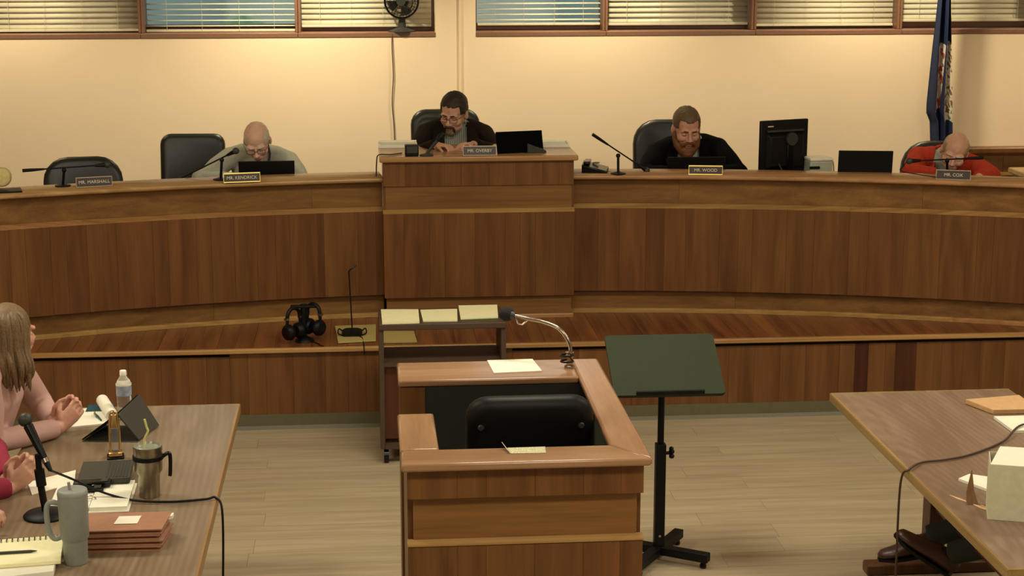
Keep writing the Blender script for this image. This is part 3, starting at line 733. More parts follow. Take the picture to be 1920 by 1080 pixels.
# ---- flag
fl = thing('flag', 'dark blue state flag with a white seal hanging in folds on a pole', 'flag', (4.175, 11.98, PZ))
MB().lathe([(0, 0), (.16, 0), (.16, .02), (.05, .05), (.03, .1), (0, .1)], 24).build('pole_base', M['brass'], fl, True)
MB().tube([(0, 0, .05), (0, 0, 2.62)], .013, 10).build('pole', wood('pole_wood', (90, 56, 26), (130, 90, 48), 'Z'), fl, True)
MB().lathe([(0, 0), (.022, .01), (.012, .05), (.018, .08), (0, .17)], 12, (0, 0, 2.62)).build('finial', M['brass'], fl, True)
NS, NT = 64, 60; vs = []; uv = []
def prof(t):   # t 0 top .. 1 bottom; left edge, right edge (local x)
    L = [(0, -.07, .0), (.42, -.089, .008), (.6, -.105, .028), (.83, -.12, .049), (.87, -.117, .052), (.895, -.09, .055), (1, -.074, .065)]
    for (a, l0, r0), (b, l1, r1) in zip(L[:-1], L[1:]):
        if a <= t <= b:
            q = (t-a)/(b-a); return l0+(l1-l0)*q, r0+(r1-r0)*q
    return L[-1][1:]
for i in range(NT+1):
    t = i/NT; l, r_ = prof(t); z = 2.55 - t*1.80
    for j in range(NS+1):
        s_ = j/NS
        vs.append((l + (r_-l)*s_ + .006*math.sin(9*s_+5*t), -.035 + .03*math.sin(2*math.pi*2.6*s_ + 1.2*t) - .012*math.sin(11*s_), z + .012*math.sin(2*math.pi*2.6*s_))); uv.append((s_, t))
fs = [(i*(NS+1)+j, i*(NS+1)+j+1, (i+1)*(NS+1)+j+1, (i+1)*(NS+1)+j) for i in range(NT) for j in range(NS)]
fm, N, L, b = new_mat('flag_cloth')
uvn = N.new('ShaderNodeUVMap'); sp = N.new('ShaderNodeSeparateXYZ'); L.new(uvn.outputs[0], sp.inputs[0])
def mth(op, a, b_=None, c=None):
    n = N.new('ShaderNodeMath'); n.operation = op
    for i, q in enumerate((a, b_, c)):
        if q is None: continue
        if isinstance(q, (int, float)): n.inputs[i].default_value = q
        else: L.new(q, n.inputs[i])
    return n.outputs[0]
U, V = sp.outputs[0], sp.outputs[1]
def boxm(u0, u1, v0, v1, sl=0):
    uu = mth('SUBTRACT', U, mth('MULTIPLY', mth('SUBTRACT', V, v0), sl))
    return mth('MULTIPLY', mth('MULTIPLY', mth('GREATER_THAN', uu, u0), mth('LESS_THAN', uu, u1)), mth('MULTIPLY', mth('GREATER_THAN', V, v0), mth('LESS_THAN', V, v1)))
wl = boxm(.34, .60, .595, .855, -.35); wr = boxm(.64, 1.0, .585, .90)
nz = N.new('ShaderNodeTexNoise'); nz.inputs['Scale'].default_value = 1.0; nz.inputs['Detail'].default_value = 3
mp = N.new('ShaderNodeMapping'); mp.inputs['Scale'].default_value = (9, 32, 1); L.new(uvn.outputs[0], mp.inputs[0]); L.new(mp.outputs[0], nz.inputs['Vector'])
def mix(f, a, b_):
    n = N.new('ShaderNodeMix'); n.data_type = 'RGBA'
    if isinstance(f, (int, float)): n.inputs[0].default_value = f
    else: L.new(f, n.inputs[0])
    for q, k in ((a, 6), (b_, 7)):
        if isinstance(q, tuple): n.inputs[k].default_value = (*lin(q), 1)
        else: L.new(q, n.inputs[k])
    return n.outputs[2]
cl_ = mix(mth('GREATER_THAN', nz.outputs['Fac'], .53), (214, 208, 196), (168, 76, 58))
cr_ = mix(mth('GREATER_THAN', nz.outputs['Fac'], .56), (218, 208, 190), (118, 92, 62))
cr_ = mix(mth('LESS_THAN', nz.outputs['Fac'], .40), cr_, (96, 120, 92))
cc = mix(wl, (24, 38, 74), cl_); cc = mix(wr, cc, cr_); L.new(cc, b.inputs['Base Color']); b.inputs['Roughness'].default_value = .7
me = bpy.data.meshes.new('cloth'); me.from_pydata(vs, [], fs); ul = me.uv_layers.new(name='UVMap')
for lp in me.loops: ul.data[lp.index].uv = uv[lp.vertex_index]
me.materials.append(fm)
for p in me.polygons: p.use_smooth = True
fo = bpy.data.objects.new('cloth', me); COL.objects.link(fo); fo.parent = fl
fo.modifiers.new('s', 'SOLIDIFY').thickness = .002

# ================================================================ LEDGE AND STAND THINGS
hp = thing('headphone_stand', 'small black stand on the ledge that holds two headphones', 'stand', (-.345, 9.50, PZ+.001))
MB().lathe([(0, 0), (.055, 0), (.05, .012), (.015, .03), (.012, .08), (0, .08)], 20).build('base', M['black'], hp, True)
MB().tube([(0, 0, .07), (0, 0, .215)], .02, 10).build('post', M['black'], hp, True); MB().box((-.075, -.02, .195), (.075, .02, .21)).build('crossbar', M['black'], hp, bevel=.004)
def headphones(label, loc_, rz, s_=1):
    t = thing('headphones', label, 'headphones', loc_, rz, 'headphones on the stand')
    a = [(.046*math.cos(q), 0, .05*math.sin(q)) for q in [math.pi*k/14 for k in range(15)]]
    MB().tube([(.05, 0, -.06)] + a + [(-.05, 0, -.06)], [.007] + [.011]*15 + [.007], 8).build('headband', M['black'], t, True)
    for q in (-1, 1):
        MB().tube([(q*.012, 0, -.085), (q*.032, 0, -.085), (q*.05, 0, -.083), (q*.062, 0, -.083)], [.034, .047, .045, .034], 18).build('ear_cup', M['black'], t, True)
        MB().box((q*.05-.011, -.012, -.012), (q*.05+.011, .012, .0)).build('trim', M['chrome'], t)
headphones('black over-ear headphones hanging on the left side of the small stand', (-.402, 9.46, .628), .75)
headphones('black over-ear headphones hanging on the right side of the small stand', (-.29, 9.50, .642), -.7)
tag(MB().tube(bez([(-.30, 9.47, .4785), (-.27, 9.43, .4785), (-.25, 9.375, .4785), (-.235, 9.36, .4785)], 16), .003, 6).build('loose_lead', M['black'], None, True), 'short dark lead lying on the ledge by the headphone stand', 'cable')
gn = thing('gooseneck_microphone', 'thin gooseneck microphone on a black base standing on the clipboard', 'microphone', (-.075, 9.60, .485))
MB().loft([[(x, y, 0) for x, y in rrect(.115, .11, .02, 4)], [(x, y, .02) for x, y in rrect(.115, .11, .02, 4)], [(x, y+.01, .03) for x, y in rrect(.085, .06, .02, 4)]]).build('base', M['black'], gn, True)
MB().tube(bez([(0, .0, .03), (-.006, .02, .2), (-.012, .03, .34), (-.010, .03, .368), (.012, .03, .385)], 30), .004, 8).build('gooseneck', M['black'], gn, True)
MB().tube([(.008, .03, .382), (.03, .03, .402)], [.005, .006], 8).build('mic_head', M['darkgrey'], gn, True)
MB().tube(bez([(.03, -.05, .006), (.055, -.08, .0), (.06, -.13, -.003), (.065, -.2, -.005), (.066, -.252, -.006), (.066, -.276, -.02), (.068, -.276, -.05)], 24), .003, 6).build('cable', M['black'], gn, True)
for s_ in (-1, 1):
    MB().tube(bez([(s_*.05, 0, .015), (s_*.075, .02, .03), (s_*.08, -.02, .012), (s_*.05, -.04, .004)], 16), .004, 6).build('cable_coil', M['black'], gn, True)
slab('paper_sheet', 'white paper lying on the back counter of the witness stand', 'paper', [(.508, 6.935, 1.0005), (.70, 6.94, 1.0005), (.719, 6.744, 1.0005), (.52, 6.727, 1.0005)], .004, M['paper'])
cdm = plain('printed_card', (196, 192, 150), .6, vary=.45, scale=260)
cdo = slab('printed_card', 'small printed card with curled edges on the front rail of the witness stand', 'card', [(.488, 5.715, 1.0008), (.622, 5.717, 1.0008), (.617, 5.645, 1.0008), (.494, 5.649, 1.0008)], .001, cdm)
MB().loft([[(-.072, .033, 0), (-.0605, -.031, 0), (-.0605, -.031, .001), (-.072, .033, .001)], [(-.086, .04, .02), (-.072, -.026, .012), (-.071, -.026, .013), (-.085, .04, .021)]]).build('curled_edge', M['paper'], cdo)
wm = thing('gooseneck_microphone', 'chrome gooseneck microphone with foam head clamped to the witness stand', 'microphone', (.84, 6.80, 1.0005))
MB().lathe([(0, 0), (.022, 0), (.022, .008), (.012, .014), (.012, .04), (.018, .045), (.018, .065), (0, .066)], 16).build('clamp', M['chrome'], wm, True)
for k, z in enumerate((.03, .055)): MB().tube([(-.012+.026*math.cos(2*math.pi*q/16), -.012+.02*math.sin(2*math.pi*q/16), z) for q in range(17)], .004, 6).build('coil', M['black'], wm, True)
gp = [Vector(p) - Vector(wm.location) for p in ((0.845, 6.8, 1.066), (0.835, 6.8, 1.112), (0.797, 6.82, 1.162), (0.74, 6.86, 1.181), (0.681, 6.9, 1.187), (0.626, 6.93, 1.195))]
MB().tube(bez([(0, 0, .06)] + gp, 36), .0085, 10).build('gooseneck', M['chrome'], wm, True)
hd = Vector((0.592, 6.95, 1.198)) - Vector(wm.location)
MB().tube([gp[-1], hd + (gp[-1]-hd)*.4], [.012, .022], 12).build('clip', M['darkgrey'], wm, True)
MB().ball(hd, (.034, .03, .03), 16, 10).build('foam_head', plain('foam', (18, 18, 18), .9, vary=.4, scale=300, bump=.6), wm, True)
MB().tube([gp[-1], gp[-1] + Vector((.01, -.02, -.03)), gp[-1] + Vector((.028, -.02, -.034)), gp[-2]], .004, 6).build('clip_loop', M['chrome'], wm, True)


# ================================================================ THINGS ON THE LEFT TABLE
TZ = .7507
def at_(p, z=TZ): return (p[0], p[1], z)
clear = new_mat('clear_plastic'); cb2 = clear[3]; clear = clear[0]
cb2.inputs['Transmission Weight'].default_value = .9; cb2.inputs['Roughness'].default_value = .08; cb2.inputs['IOR'].default_value = 1.25; cb2.inputs['Base Color'].default_value = (.86, .88, .86, 1)
bo = thing('water_bottle', 'clear plastic water bottle with a white cap and blue label', 'bottle', at_((-1.02, 7.073, 0.75)))
pf = [(.0, .002), (.026, 0), (.031, .006)]
for k in range(7): pf += [(.031, .012+k*.012), (.029, .018+k*.012)]
pf += [(.0315, .10), (.0315, .142), (.032, .150), (.026, .166), (.014, .184), (.0125, .19), (.0, .19)]
MB().lathe(pf, 24).build('body', clear, bo, True)
MB().lathe([(.0322, .102), (.0324, .102), (.0324, .144), (.0322, .144)], 24).build('label', plain('bottle_label', (150, 160, 176), .5, vary=.3, scale=50), bo, True)
MB().lathe([(.0325, .145), (.033, .145), (.033, .152), (.0325, .152)], 24).build('shoulder_band', M['paper'], bo, True)
MB().lathe([(0, .188), (.0145, .188), (.0145, .206), (.012, .209), (0, .209)], 20).build('cap', M['white'], bo, True)
lp = thing('legal_pad', 'white legal pad with rolled-back pages by the clasped hands', 'notepad', at_((-1.208, 7.074, 0.75)), .30)
MB().box((-.11, -.13, 0), (.11, .13, .008)).build('sheets', M['paper'], lp)
MB(Matrix.Translation((.118, .02, .03)) @ Matrix.Rotation(R(90), 4, 'X')).lathe([(.024, -.13), (.026, -.13), (.026, .13), (.024, .13)], 18).build('rolled_pages', M['paper'], lp, True)
pn = thing('pen', 'dark green pen lying on the white legal pad', 'pen', (-1.133, 7.063, 0.763), .2)
MB().tube([(-.01, .055, 0), (0, 0, 0), (.012, -.06, 0)], [.004, .006, .003], 8).build('barrel', plain('green_pen', (22, 72, 70), .35), pn, True)
MB().box((-.012, .0, .004), (-.006, .05, .008)).build('clip', M['chrome'], pn)
nb = slab('notebook', 'teal covered notebook lying behind the legal pad', 'notebook', [at_((-1.198, 7.154, 0.75)), at_((-1.074, 7.159, 0.75)), at_((-1.093, 7.269, 0.75)), at_((-1.201, 7.261, 0.75))], .009, plain('teal_cover', (20, 70, 80), .5))
tc_ = thing('tablet_folio', 'grey tablet folio case propped up like a tent beside the bottle', 'tablet', (-.98, 6.83, TZ))
c0 = Vector(tc_.location)
def quad(mb, A, B, C, D, th, hole=False):
    A, B, C, D = [Vector(p) - c0 for p in (A, B, C, D)]; n = (B-A).cross(D-A).normalized() * th
    return mb.loft([[A, B, C, D], [A+n, B+n, C+n, D+n]])
RL, RR_ = (-1.005, 6.745, .858), (-.945, 6.955, .882)
M['folio'] = plain('folio_grey', (58, 56, 46), .6)
quad(MB(), (-.925, 6.735, TZ+.0005), (-.868, 6.94, TZ+.0005), RR_, RL, .008).build('back_cover', M['folio'], tc_, bevel=.002)
quad(MB(), RL, RR_, (-1.085, 6.97, TZ+.0005), (-1.15, 6.76, TZ+.0005), .006).build('screen_leaf', M['black'], tc_, bevel=.002)
quad(MB(), (-1.15, 6.745, TZ), (-.925, 6.715, TZ), (-.88, 6.93, TZ), (-1.09, 6.98, TZ), -.004).build('base_flap', M['folio'], tc_)
Aq, Bq, Dq = Vector((-.925, 6.735, TZ)) - c0, Vector((-.868, 6.94, TZ)) - c0, Vector(RL) - c0
ex = (Bq-Aq).normalized(); ey = (Dq-Aq).normalized(); nn = ex.cross(ey).normalized()
ctr = Aq + (Bq-Aq)*.52 + (Dq-Aq)*.6
sgn = 1 if nn.dot(Vector((1, -1, 1))) > 0 else -1
MB().loft([[ctr + ex*.032*math.cos(q) + ey*.02*math.sin(q) + nn*sgn*(.009 + h) for q in [2*math.pi*k/20 for k in range(20)]] for h in (0, .0012)]).build('oval_patch', plain('oval_tan', (150, 118, 100), .4), tc_)  # opaque tan oval laid on the back cover, paler than the grey
aw = thing('glass_award', 'slim glass award with gold trim standing upright on the table', 'award', at_((-0.985, 6.522, 0.75)), .15)
MB().box((-.033, -.03, 0), (.033, .03, .008)).build('base', M['blackg'], aw, bevel=.002); MB().box((-.026, -.022, .0082), (.026, .022, .026)).build('plinth', M['brass'], aw, bevel=.003)
MB().extrude([(-.008, .026), (.008, .026), (.008, .12), (-.008, .12)], 'X', -.015, .015).build('glass', clear, aw, bevel=.002)
for s_ in (-1, 1): MB().tube(bez([(s_*.017, 0, .026), (s_*.018, 0, .1), (s_*.013, 0, .172), (0, 0, .188)], 16), .005, 8).build('gold_edge', M['brass'], aw, True)
MB().box((-.012, -.009, .12), (.012, .009, .178)).build('gold_plate', M['brass'], aw, bevel=.004)
# steel tumbler
M['steel'] = plain('brushed_steel', (150, 142, 122), .3, .9, vary=.12, scale=25)
st = thing('steel_tumbler', 'stainless steel tumbler with black handle and bent straw', 'tumbler', at_((-0.797, 6.044, 0.75)))
MB().lathe([(0, 0), (.037, 0), (.038, .004), (.040, .085), (.050, .1), (.053, .19), (.0505, .19), (.048, .105), (0, .1)], 32).build('cup', M['steel'], st, True)
MB().lathe([(0, .178), (.05, .178), (.05, .192), (.046, .194), (.042, .186), (0, .186)], 28).build('lid', plain('lid_clear', (140, 142, 124), .25), st, True)
MB().lathe([(.0535, .142), (.056, .142), (.056, .156), (.0545, .156)], 28).build('band', M['black'], st, True)
MB().tube(bez([(.053, 0, .15), (.075, 0, .162), (.08, 0, .14), (.078, 0, .09), (.076, 0, .075)], 18), .007, 10).build('handle', M['blackg'], st, True)
MB().tube(bez([(-.012, .0, .17), (-.010, 0, .215), (.004, 0, .245), (.0, 0, .262), (-.006, .0, .292)], 16), .0042, 8).build('straw', plain('straw_green', (206, 208, 130), .4), st, True)
# grey tumbler
M['greycup'] = plain('grey_powder_coat', (140, 144, 136), .55)
gt = thing('grey_tumbler', 'large matte grey handled tumbler at the front of the left table', 'tumbler', at_((-0.958, 5.39, 0.75)))
MB().lathe([(0, 0), (.036, 0), (.038, .005), (.040, .078), (.0415, .083), (.046, .09), (.0485, .235), (.0, .235)], 36).build('cup', M['greycup'], gt, True)
MB().lathe([(0, .2352), (.049, .2352), (.0495, .24), (.047, .25), (.044, .252), (0, .25)], 32).build('lid', M['greycup'], gt, True)
MB().tube([(-.008, .0, .25), (-.010, 0, .276)], .005, 8).build('straw', M['greycup'], gt, True)
MB().tube(bez([(-.044, 0, .205), (-.075, 0, .208), (-.086, 0, .18), (-.082, 0, .115), (-.066, 0, .085), (-.043, 0, .09)], 24), .009, 10).build('handle', M['greycup'], gt, True)
# folders
M['folder'] = plain('redrope_folder', (160, 114, 86), .7, vary=.06)
for k in range(4):
    z = TZ + k*.0195; o_ = [0, .006, -.004, .003][k]
    f = thing('expanding_folder', ['brown expanding folder at the bottom of the stack', 'brown expanding folder second from the bottom of the stack', 'brown expanding folder third from the bottom of the stack', 'top brown expanding folder with a white note on it'][k], 'folder', (-.83+o_, 5.56, z), -.03+.01*k, 'stacked brown folders')
    hi_ = .0185
    MB().loft([[(-.15, -.085, .0), (.138, -.085, .0), (.153, .085, .0), (-.15, .09, .0)], [(-.15, -.085, .003), (.138, -.085, .003), (.153, .085, .003), (-.15, .09, .003)]]).build('lower_flap', M['folder'], f)
    MB().loft([[(-.15, -.088, hi_-.004), (.14, -.088, hi_-.004), (.155, .085, hi_-.004), (-.15, .09, hi_-.004)], [(-.15, -.088, hi_), (.14, -.088, hi_), (.155, .085, hi_), (-.15, .09, hi_)]]).build('upper_flap', M['folder'], f)
    MB().loft([[(-.145, -.08, .0032), (.13, -.08, .0032), (.144, .08, .0032), (-.145, .085, .0032)], [(-.145, -.076, hi_-.0042), (.127, -.076, hi_-.0042), (.14, .08, hi_-.0042), (-.145, .085, hi_-.0042)]]).build('gusset', plain('folder_gusset', (140, 94, 68), .75), f)
    if k == 3:
        MB().loft([[(.142, .04, .004), (.16, .05, .004), (.162, .08, .004), (.144, .075, .004)], [(.142, .04, .016), (.16, .05, .016), (.162, .08, .016), (.144, .075, .016)]]).build('tab', M['paper'], f)
slab('sticky_note', 'small cream note on the top brown folder', 'note', [(-.845, 5.605, TZ+.0782), (-.77, 5.605, TZ+.0782), (-.775, 5.53, TZ+.0782), (-.853, 5.53, TZ+.0782)], .001, M['paper'])
# binder, black laptop, phones
bn = thing('ring_binder', 'open white ring binder with printed pages in front of the black laptop', 'binder', (-1.0, 6.03, TZ), .03)
MB().box((-.145, -.16, 0), (.145, .15, .004)).build('cover', M['white'], bn); MB().box((-.138, -.15, .0042), (.002, .145, .014)).build('left_pages', M['paper'], bn); MB().box((.006, -.15, .0042), (.138, .145, .018)).build('right_pages', M['paper'], bn)
for k in (-.06, .06): MB().tube([(-.02+.02*math.cos(q)+.02, k, .012+.02*math.sin(q)) for q in [math.pi*i/8 for i in range(9)]], .0025, 6).build('ring', M['chrome'], bn, True)
lt = thing('closed_laptop', 'closed black laptop with a ribbed right half lying behind the binder', 'laptop', (-.985, 6.235, TZ+.0195), .06)
MB().box((-.09, -.105, 0), (.10, .115, .024)).build('body', M['folio'], lt, bevel=.005)
for k in range(7): MB().box((.012+k*.012, -.095, .0242), (.018+k*.012, .105, .0256)).build('rib', M['darkgrey'], lt)
for k, (px_, py_, zz, lb) in enumerate(((-1.03, 6.075, .0155, 'black phone case lying nearest the grey tumbler'), (-1.01, 6.135, .019, 'black wallet with a clasp lying against the closed laptop'))):
    w_ = thing(('phone_case', 'wallet')[k], lb, ('phone', 'wallet')[k], (px_, py_-.02*k, TZ+zz+.003), .05)
    MB().box((-.07, -.025, 0), (.065, .025, .012+.008*k)).build('body', M['blackg'], w_, bevel=.004)
    MB().box((.03, -.018, .0122+.008*k), (.055, .018, .014+.008*k)).build('clasp', M['darkgrey'], w_, bevel=.001)
slab('paper_sheet', 'white sheet under the hands of the person in magenta', 'paper', [at_((-1.27, 6.233, 0.752)), at_((-1.114, 6.366, 0.752)), at_((-1.093, 6.211, 0.752)), at_((-1.228, 6.089, 0.752))], .003, M['paper'])
# spiral notebook and white book
wbk = slab('white_book', 'white book under the yellow spiral notebook', 'book', [(-1.30, 5.53, TZ), (-1.03, 5.50, TZ), (-1.01, 5.27, TZ), (-1.28, 5.20, TZ)], .02, M['paper'], bevel=.002)
sn = thing('spiral_notebook', 'yellow spiral notebook at the bottom left of the table', 'notebook', (-1.135, 5.43, TZ+.0212), .12)
MB().box((-.14, -.12, 0), (.125, .12, .012)).build('pages', M['ypaper'], sn, bevel=.001)
for k in range(14): MB().tube([(-.13+k*.018, .097+.012*math.cos(q), .0125+.007*math.sin(q)) for q in [math.pi*i/6 for i in range(7)]], .0018, 5).build('coil', M['darkgrey'], sn, True)
pe = thing('ballpoint_pen', 'dark pen lying on the yellow spiral notebook', 'pen', (-1.16, 5.40, TZ+.0385), 0)
MB().tube([(-.12, -.01, 0), (.055, .004, 0), (.075, .006, 0)], [.005, .005, .0015], 8).build('barrel', M['darkgrey'], pe, True); MB().box((-.1, -.012, .004), (-.06, -.006, .007)).build('clip', M['chrome'], pe)
# table microphone
tm = thing('table_microphone', 'black handheld microphone on a round-base desk stand with cable', 'microphone', at_((-1.137, 5.855, 0.75)))
t0 = Vector(tm.location)
MB().lathe([(0, 0), (.077, 0), (.078, .006), (.07, .014), (.02, .02), (0, .02)], 32).build('base', M['black'], tm, True)
MB().tube([(0, 0, .018), (-.012, .01, .10), (-.018, .012, .225)], [.0125, .0125, .0105], 12).build('post', M['black'], tm, True)
MB().tube([(-.01, .008, .11), (-.016, .012, .17)], .018, 12).build('collar', M['black'], tm, True)
mA, mB = Vector((.015, -.015, .205)), Vector((-.06, .055, .335)); d = (mB-mA).normalized()
MB().tube([mA, mA + d*.05, mB - d*.02], [.011, .0135, .018], 14).build('mic_body', M['blackg'], tm, True)
MB().ball(mB + d*.005, .0255, 16, 10).build('mic_head', M['darkgrey'], tm, True)
MB().tube([mA + d*-.004, mA + d*.012], .0125, 12).build('connector_ring', M['chrome'], tm, True)
MB().tube([mA - d*.004, mA - d*.035], [.011, .007], 10).build('connector', M['black'], tm, True)
q0 = mA - d*.035 + t0
MB().tube([p - t0 for p in bez([q0, Vector((-1.065, 6, 0.838)), Vector((-0.963, 6, 0.786)), Vector((-0.846, 5.967, 0.762)), Vector((-0.712, 5.952, 0.757)), Vector((-0.589, 5.97, 0.757)), Vector((-.552, 5.98, .757)), Vector((-.528, 5.95, .70)), Vector((-.530, 5.85, .40)), Vector((-.54, 5.7, .012)), Vector((-.45, 5.45, .008))], 80)], .0045, 8).build('cable', M['black'], tm, True)

# ================================================================ THINGS ON THE RIGHT TABLE
mf = slab('manila_folder', 'tan folder holding papers at the far side of the right table', 'folder', [(2.60, 6.97, TZ), (2.86, 7.02, TZ), (2.86, 6.80, TZ), (2.66, 6.80, TZ)], .022, plain('tan_folder', (200, 160, 112), .7), bevel=.003)
MB().box((-.08, -.125, -.009), (.11, -.09, -.004)).build('papers', M['paper'], mf)
rp = slab('legal_pad', 'white pad on the right table below the tan folder', 'notepad', [(2.64, 6.735, TZ), (2.84, 6.735, TZ), (2.82, 6.525, TZ), (2.645, 6.525, TZ)], .012, M['paper'])
wbx = thing('white_box', 'open white cardboard box at the right edge of the right table', 'box', (2.40, 5.60, TZ), -.32)
M['card'] = plain('white_card', (206, 202, 172), .7)
for lo, hi, n in (((-.2, -.14, 0), (-.197, .02, .2), 'side'), ((.197, -.14, 0), (.2, .02, .2), 'side'), ((-.197, -.14, 0), (.197, -.137, .2), 'front'), ((-.197, .017, 0), (.197, .02, .2), 'back'), ((-.197, -.137, 0), (.197, .017, .003), 'bottom')):
    MB().box(lo, hi).build(n, M['card'], wbx)
MB().loft([[(-.2, -.14, .2002), (.2, -.14, .2002), (.2, .06, .21), (-.16, .05, .21)], [(-.2, -.14, .203), (.2, -.14, .203), (.2, .06, .213), (-.16, .05, .213)]]).build('lid_flap', M['paper'], wbx)
slab('torn_paper', 'crumpled white paper scrap beside the white box', 'paper', [(2.21, 5.95, TZ), (2.27, 6.0, TZ), (2.33, 5.96, TZ), (2.31, 5.74, TZ)], .01, M['paper'])
sv = thing('veneer_splinter', 'pointed sliver of torn veneer sticking up from the right table', 'splinter', at_((2.169, 5.694, 0.75)))
MB().loft([[(-.02, -.012, .0), (.022, -.006, .0), (.02, .004, .003), (-.02, 0, .003)], [(-.018, .01, .04), (.012, .014, .045), (.012, .02, .045), (-.017, .016, .041)], [(.006, .035, .115), (.009, .036, .115), (.009, .038, .115), (.006, .037, .115)]]).build('sliver', wood('sliver_wood', (128, 88, 62), (160, 118, 86), 'Z'), sv)
M['rawwood'] = plain('raw_wood', (206, 168, 128), .8, vary=.15)
for k, (a, b_, w_) in enumerate((((-.05, .10, .0), (.0, .0, .0), .008), ((.0, -.005, .0), (.045, -.09, .0), .010), ((.025, -.02, 0), (.085, -.13, 0), .006))):
    a, b_ = Vector(a), Vector(b_); d = (b_-a).normalized(); n_ = Vector((-d.y, d.x, 0))*w_; u = Vector((0, 0, .0015))
    MB().loft([[a, a+n_*.3, a+n_*.3+u, a+u], [(a+b_)/2-n_, (a+b_)/2+n_, (a+b_)/2+n_+u, (a+b_)/2-n_+u], [b_, b_+n_*.2, b_+n_*.2+u, b_+u]]).build('torn_strip', M['rawwood'], sv)
rc = MB().tube(bez([(2.88, 6.6, .758), (2.704, 6.576, 0.772), (2.55, 6.396, 0.758), (2.363, 6.245, 0.757), (2.236, 6.188, 0.757), (2.138, 6.163, 0.757), (2.064, 6.083, 0.757), (2.038, 6.1, .70), (2.036, 6.1, .4), (2.04, 6.09, .1), (2.05, 6.06, .006), (2.0, 5.85, .006)], 90), .0045, 8).build('table_cable', M['cord'], None, True)
tag(rc, 'thin dark cable running across the right table and over its edge to the floor', 'cable')


# ================================================================ PEOPLE
from mathutils.bvhtree import BVHTree
def skin_mat(name, rgb):
    m = plain(name, rgb, .5, vary=.07, scale=60); b = m.node_tree.nodes['Principled BSDF']
    b.inputs['Subsurface Weight'].default_value = .12; b.inputs['Subsurface Radius'].default_value = (.012, .005, .003); return m
def fuse(mb, voxel, it=4, fac=.5):
    me = mb.mesh('tmp', M['black']); o = bpy.data.objects.new('tmp', me); COL.objects.link(o)
    r = o.modifiers.new('r', 'REMESH'); r.mode = 'VOXEL'; r.voxel_size = voxel; r.adaptivity = 0
    s = o.modifiers.new('s', 'SMOOTH'); s.factor = fac; s.iterations = it
    bpy.context.view_layer.update()
    out = bpy.data.meshes.new_from_object(o.evaluated_get(bpy.context.evaluated_depsgraph_get()))
    bpy.data.objects.remove(o); bpy.data.meshes.remove(me); return out
def link(me, name, mat, parent, smooth=True):
    me.name = name; me.materials.clear(); me.materials.append(mat)
    for p in me.polygons: p.use_smooth = smooth
    o = bpy.data.objects.new(name, me); COL.objects.link(o); o.parent = parent; return o
def head_shapes(mb, C, Q, s=1.0, jaw=1.0):
    P = lambda x, y, z: C + Q @ Vector((x*s, y*s, z*s))
    B = lambda c, r: mb.ball(P(*c), tuple(k*s for k in r), 20, 14, Q)
    B((0, .012, .03), (.074, .094, .084)); B((0, -.02, -.02), (.064, .068, .085)); B((0, -.033, -.07), (.05*jaw, .05, .044))
    B((0, -.07, -.095), (.024, .02, .02))
    for q in (-1, 1):
        B((q*.036, -.052, -.032), (.03, .032, .03)); B((q*.03, -.074, .018), (.028, .018, .011)); B((q*.076, .012, -.012), (.011, .021, .032)); B((q*.012, -.096, -.037), (.010, .012, .009))
    mb.tube([P(0, -.082, .014), P(0, -.096, -.012), P(0, -.112, -.033), P(0, -.1, -.042)], [.008*s, .009*s, .012*s, .008*s], 10)
    B((0, -.08, -.066), (.028, .018, .02))
def sockets(me, C, Q, s=1.0):
    for q in (-1, 1):
        e = C + Q @ Vector((q*.031*s, -.086*s, -.004*s)); d = Q @ Vector((0, 1, 0))
        for v in me.vertices:
            r2 = (v.co - e).length_squared
            if r2 < .0016: v.co += d * .009*s * math.exp(-r2/(2*.011**2))
def dome(C, Q, c, r, keep, mat, parent, name, th=.012, jit=.003, nu=56, nv=36, s=1.0, seed=1):
    rr = random.Random(seed); vs = []; fs = []
    for j in range(nv+1):
        a = -math.pi/2 + math.pi*j/nv
        for k in range(nu):
            b = 2*math.pi*k/nu; d = Vector((math.cos(a)*math.cos(b), math.cos(a)*math.sin(b), math.sin(a)))
            p = Vector((c[0]+d.x*r[0], c[1]+d.y*r[1], c[2]+d.z*r[2])) + d*rr.uniform(-jit, jit); vs.append(p)
    for j in range(nv):
        for k in range(nu):
            f = [j*nu+k, j*nu+(k+1) % nu, (j+1)*nu+(k+1) % nu, (j+1)*nu+k]
            m = sum((vs[i] for i in f), Vector())/4
            if keep(m.x, m.y, m.z): fs.append(f)
    me = bpy.data.meshes.new(name); me.from_pydata([C + Q @ (v*s) for v in vs], [], fs)
    bm = bmesh.new(); bm.from_mesh(me); bmesh.ops.delete(bm, geom=[v for v in bm.verts if not v.link_faces], context='VERTS')
    bmesh.ops.recalc_face_normals(bm, faces=bm.faces); bm.to_mesh(me); bm.free()
    o = link(me, name, mat, parent); sd = o.modifiers.new('s', 'SOLIDIFY'); sd.thickness = th; sd.offset = -1
    sb = o.modifiers.new('u', 'SUBSURF'); sb.levels = 1; sb.render_levels = 1
    return o
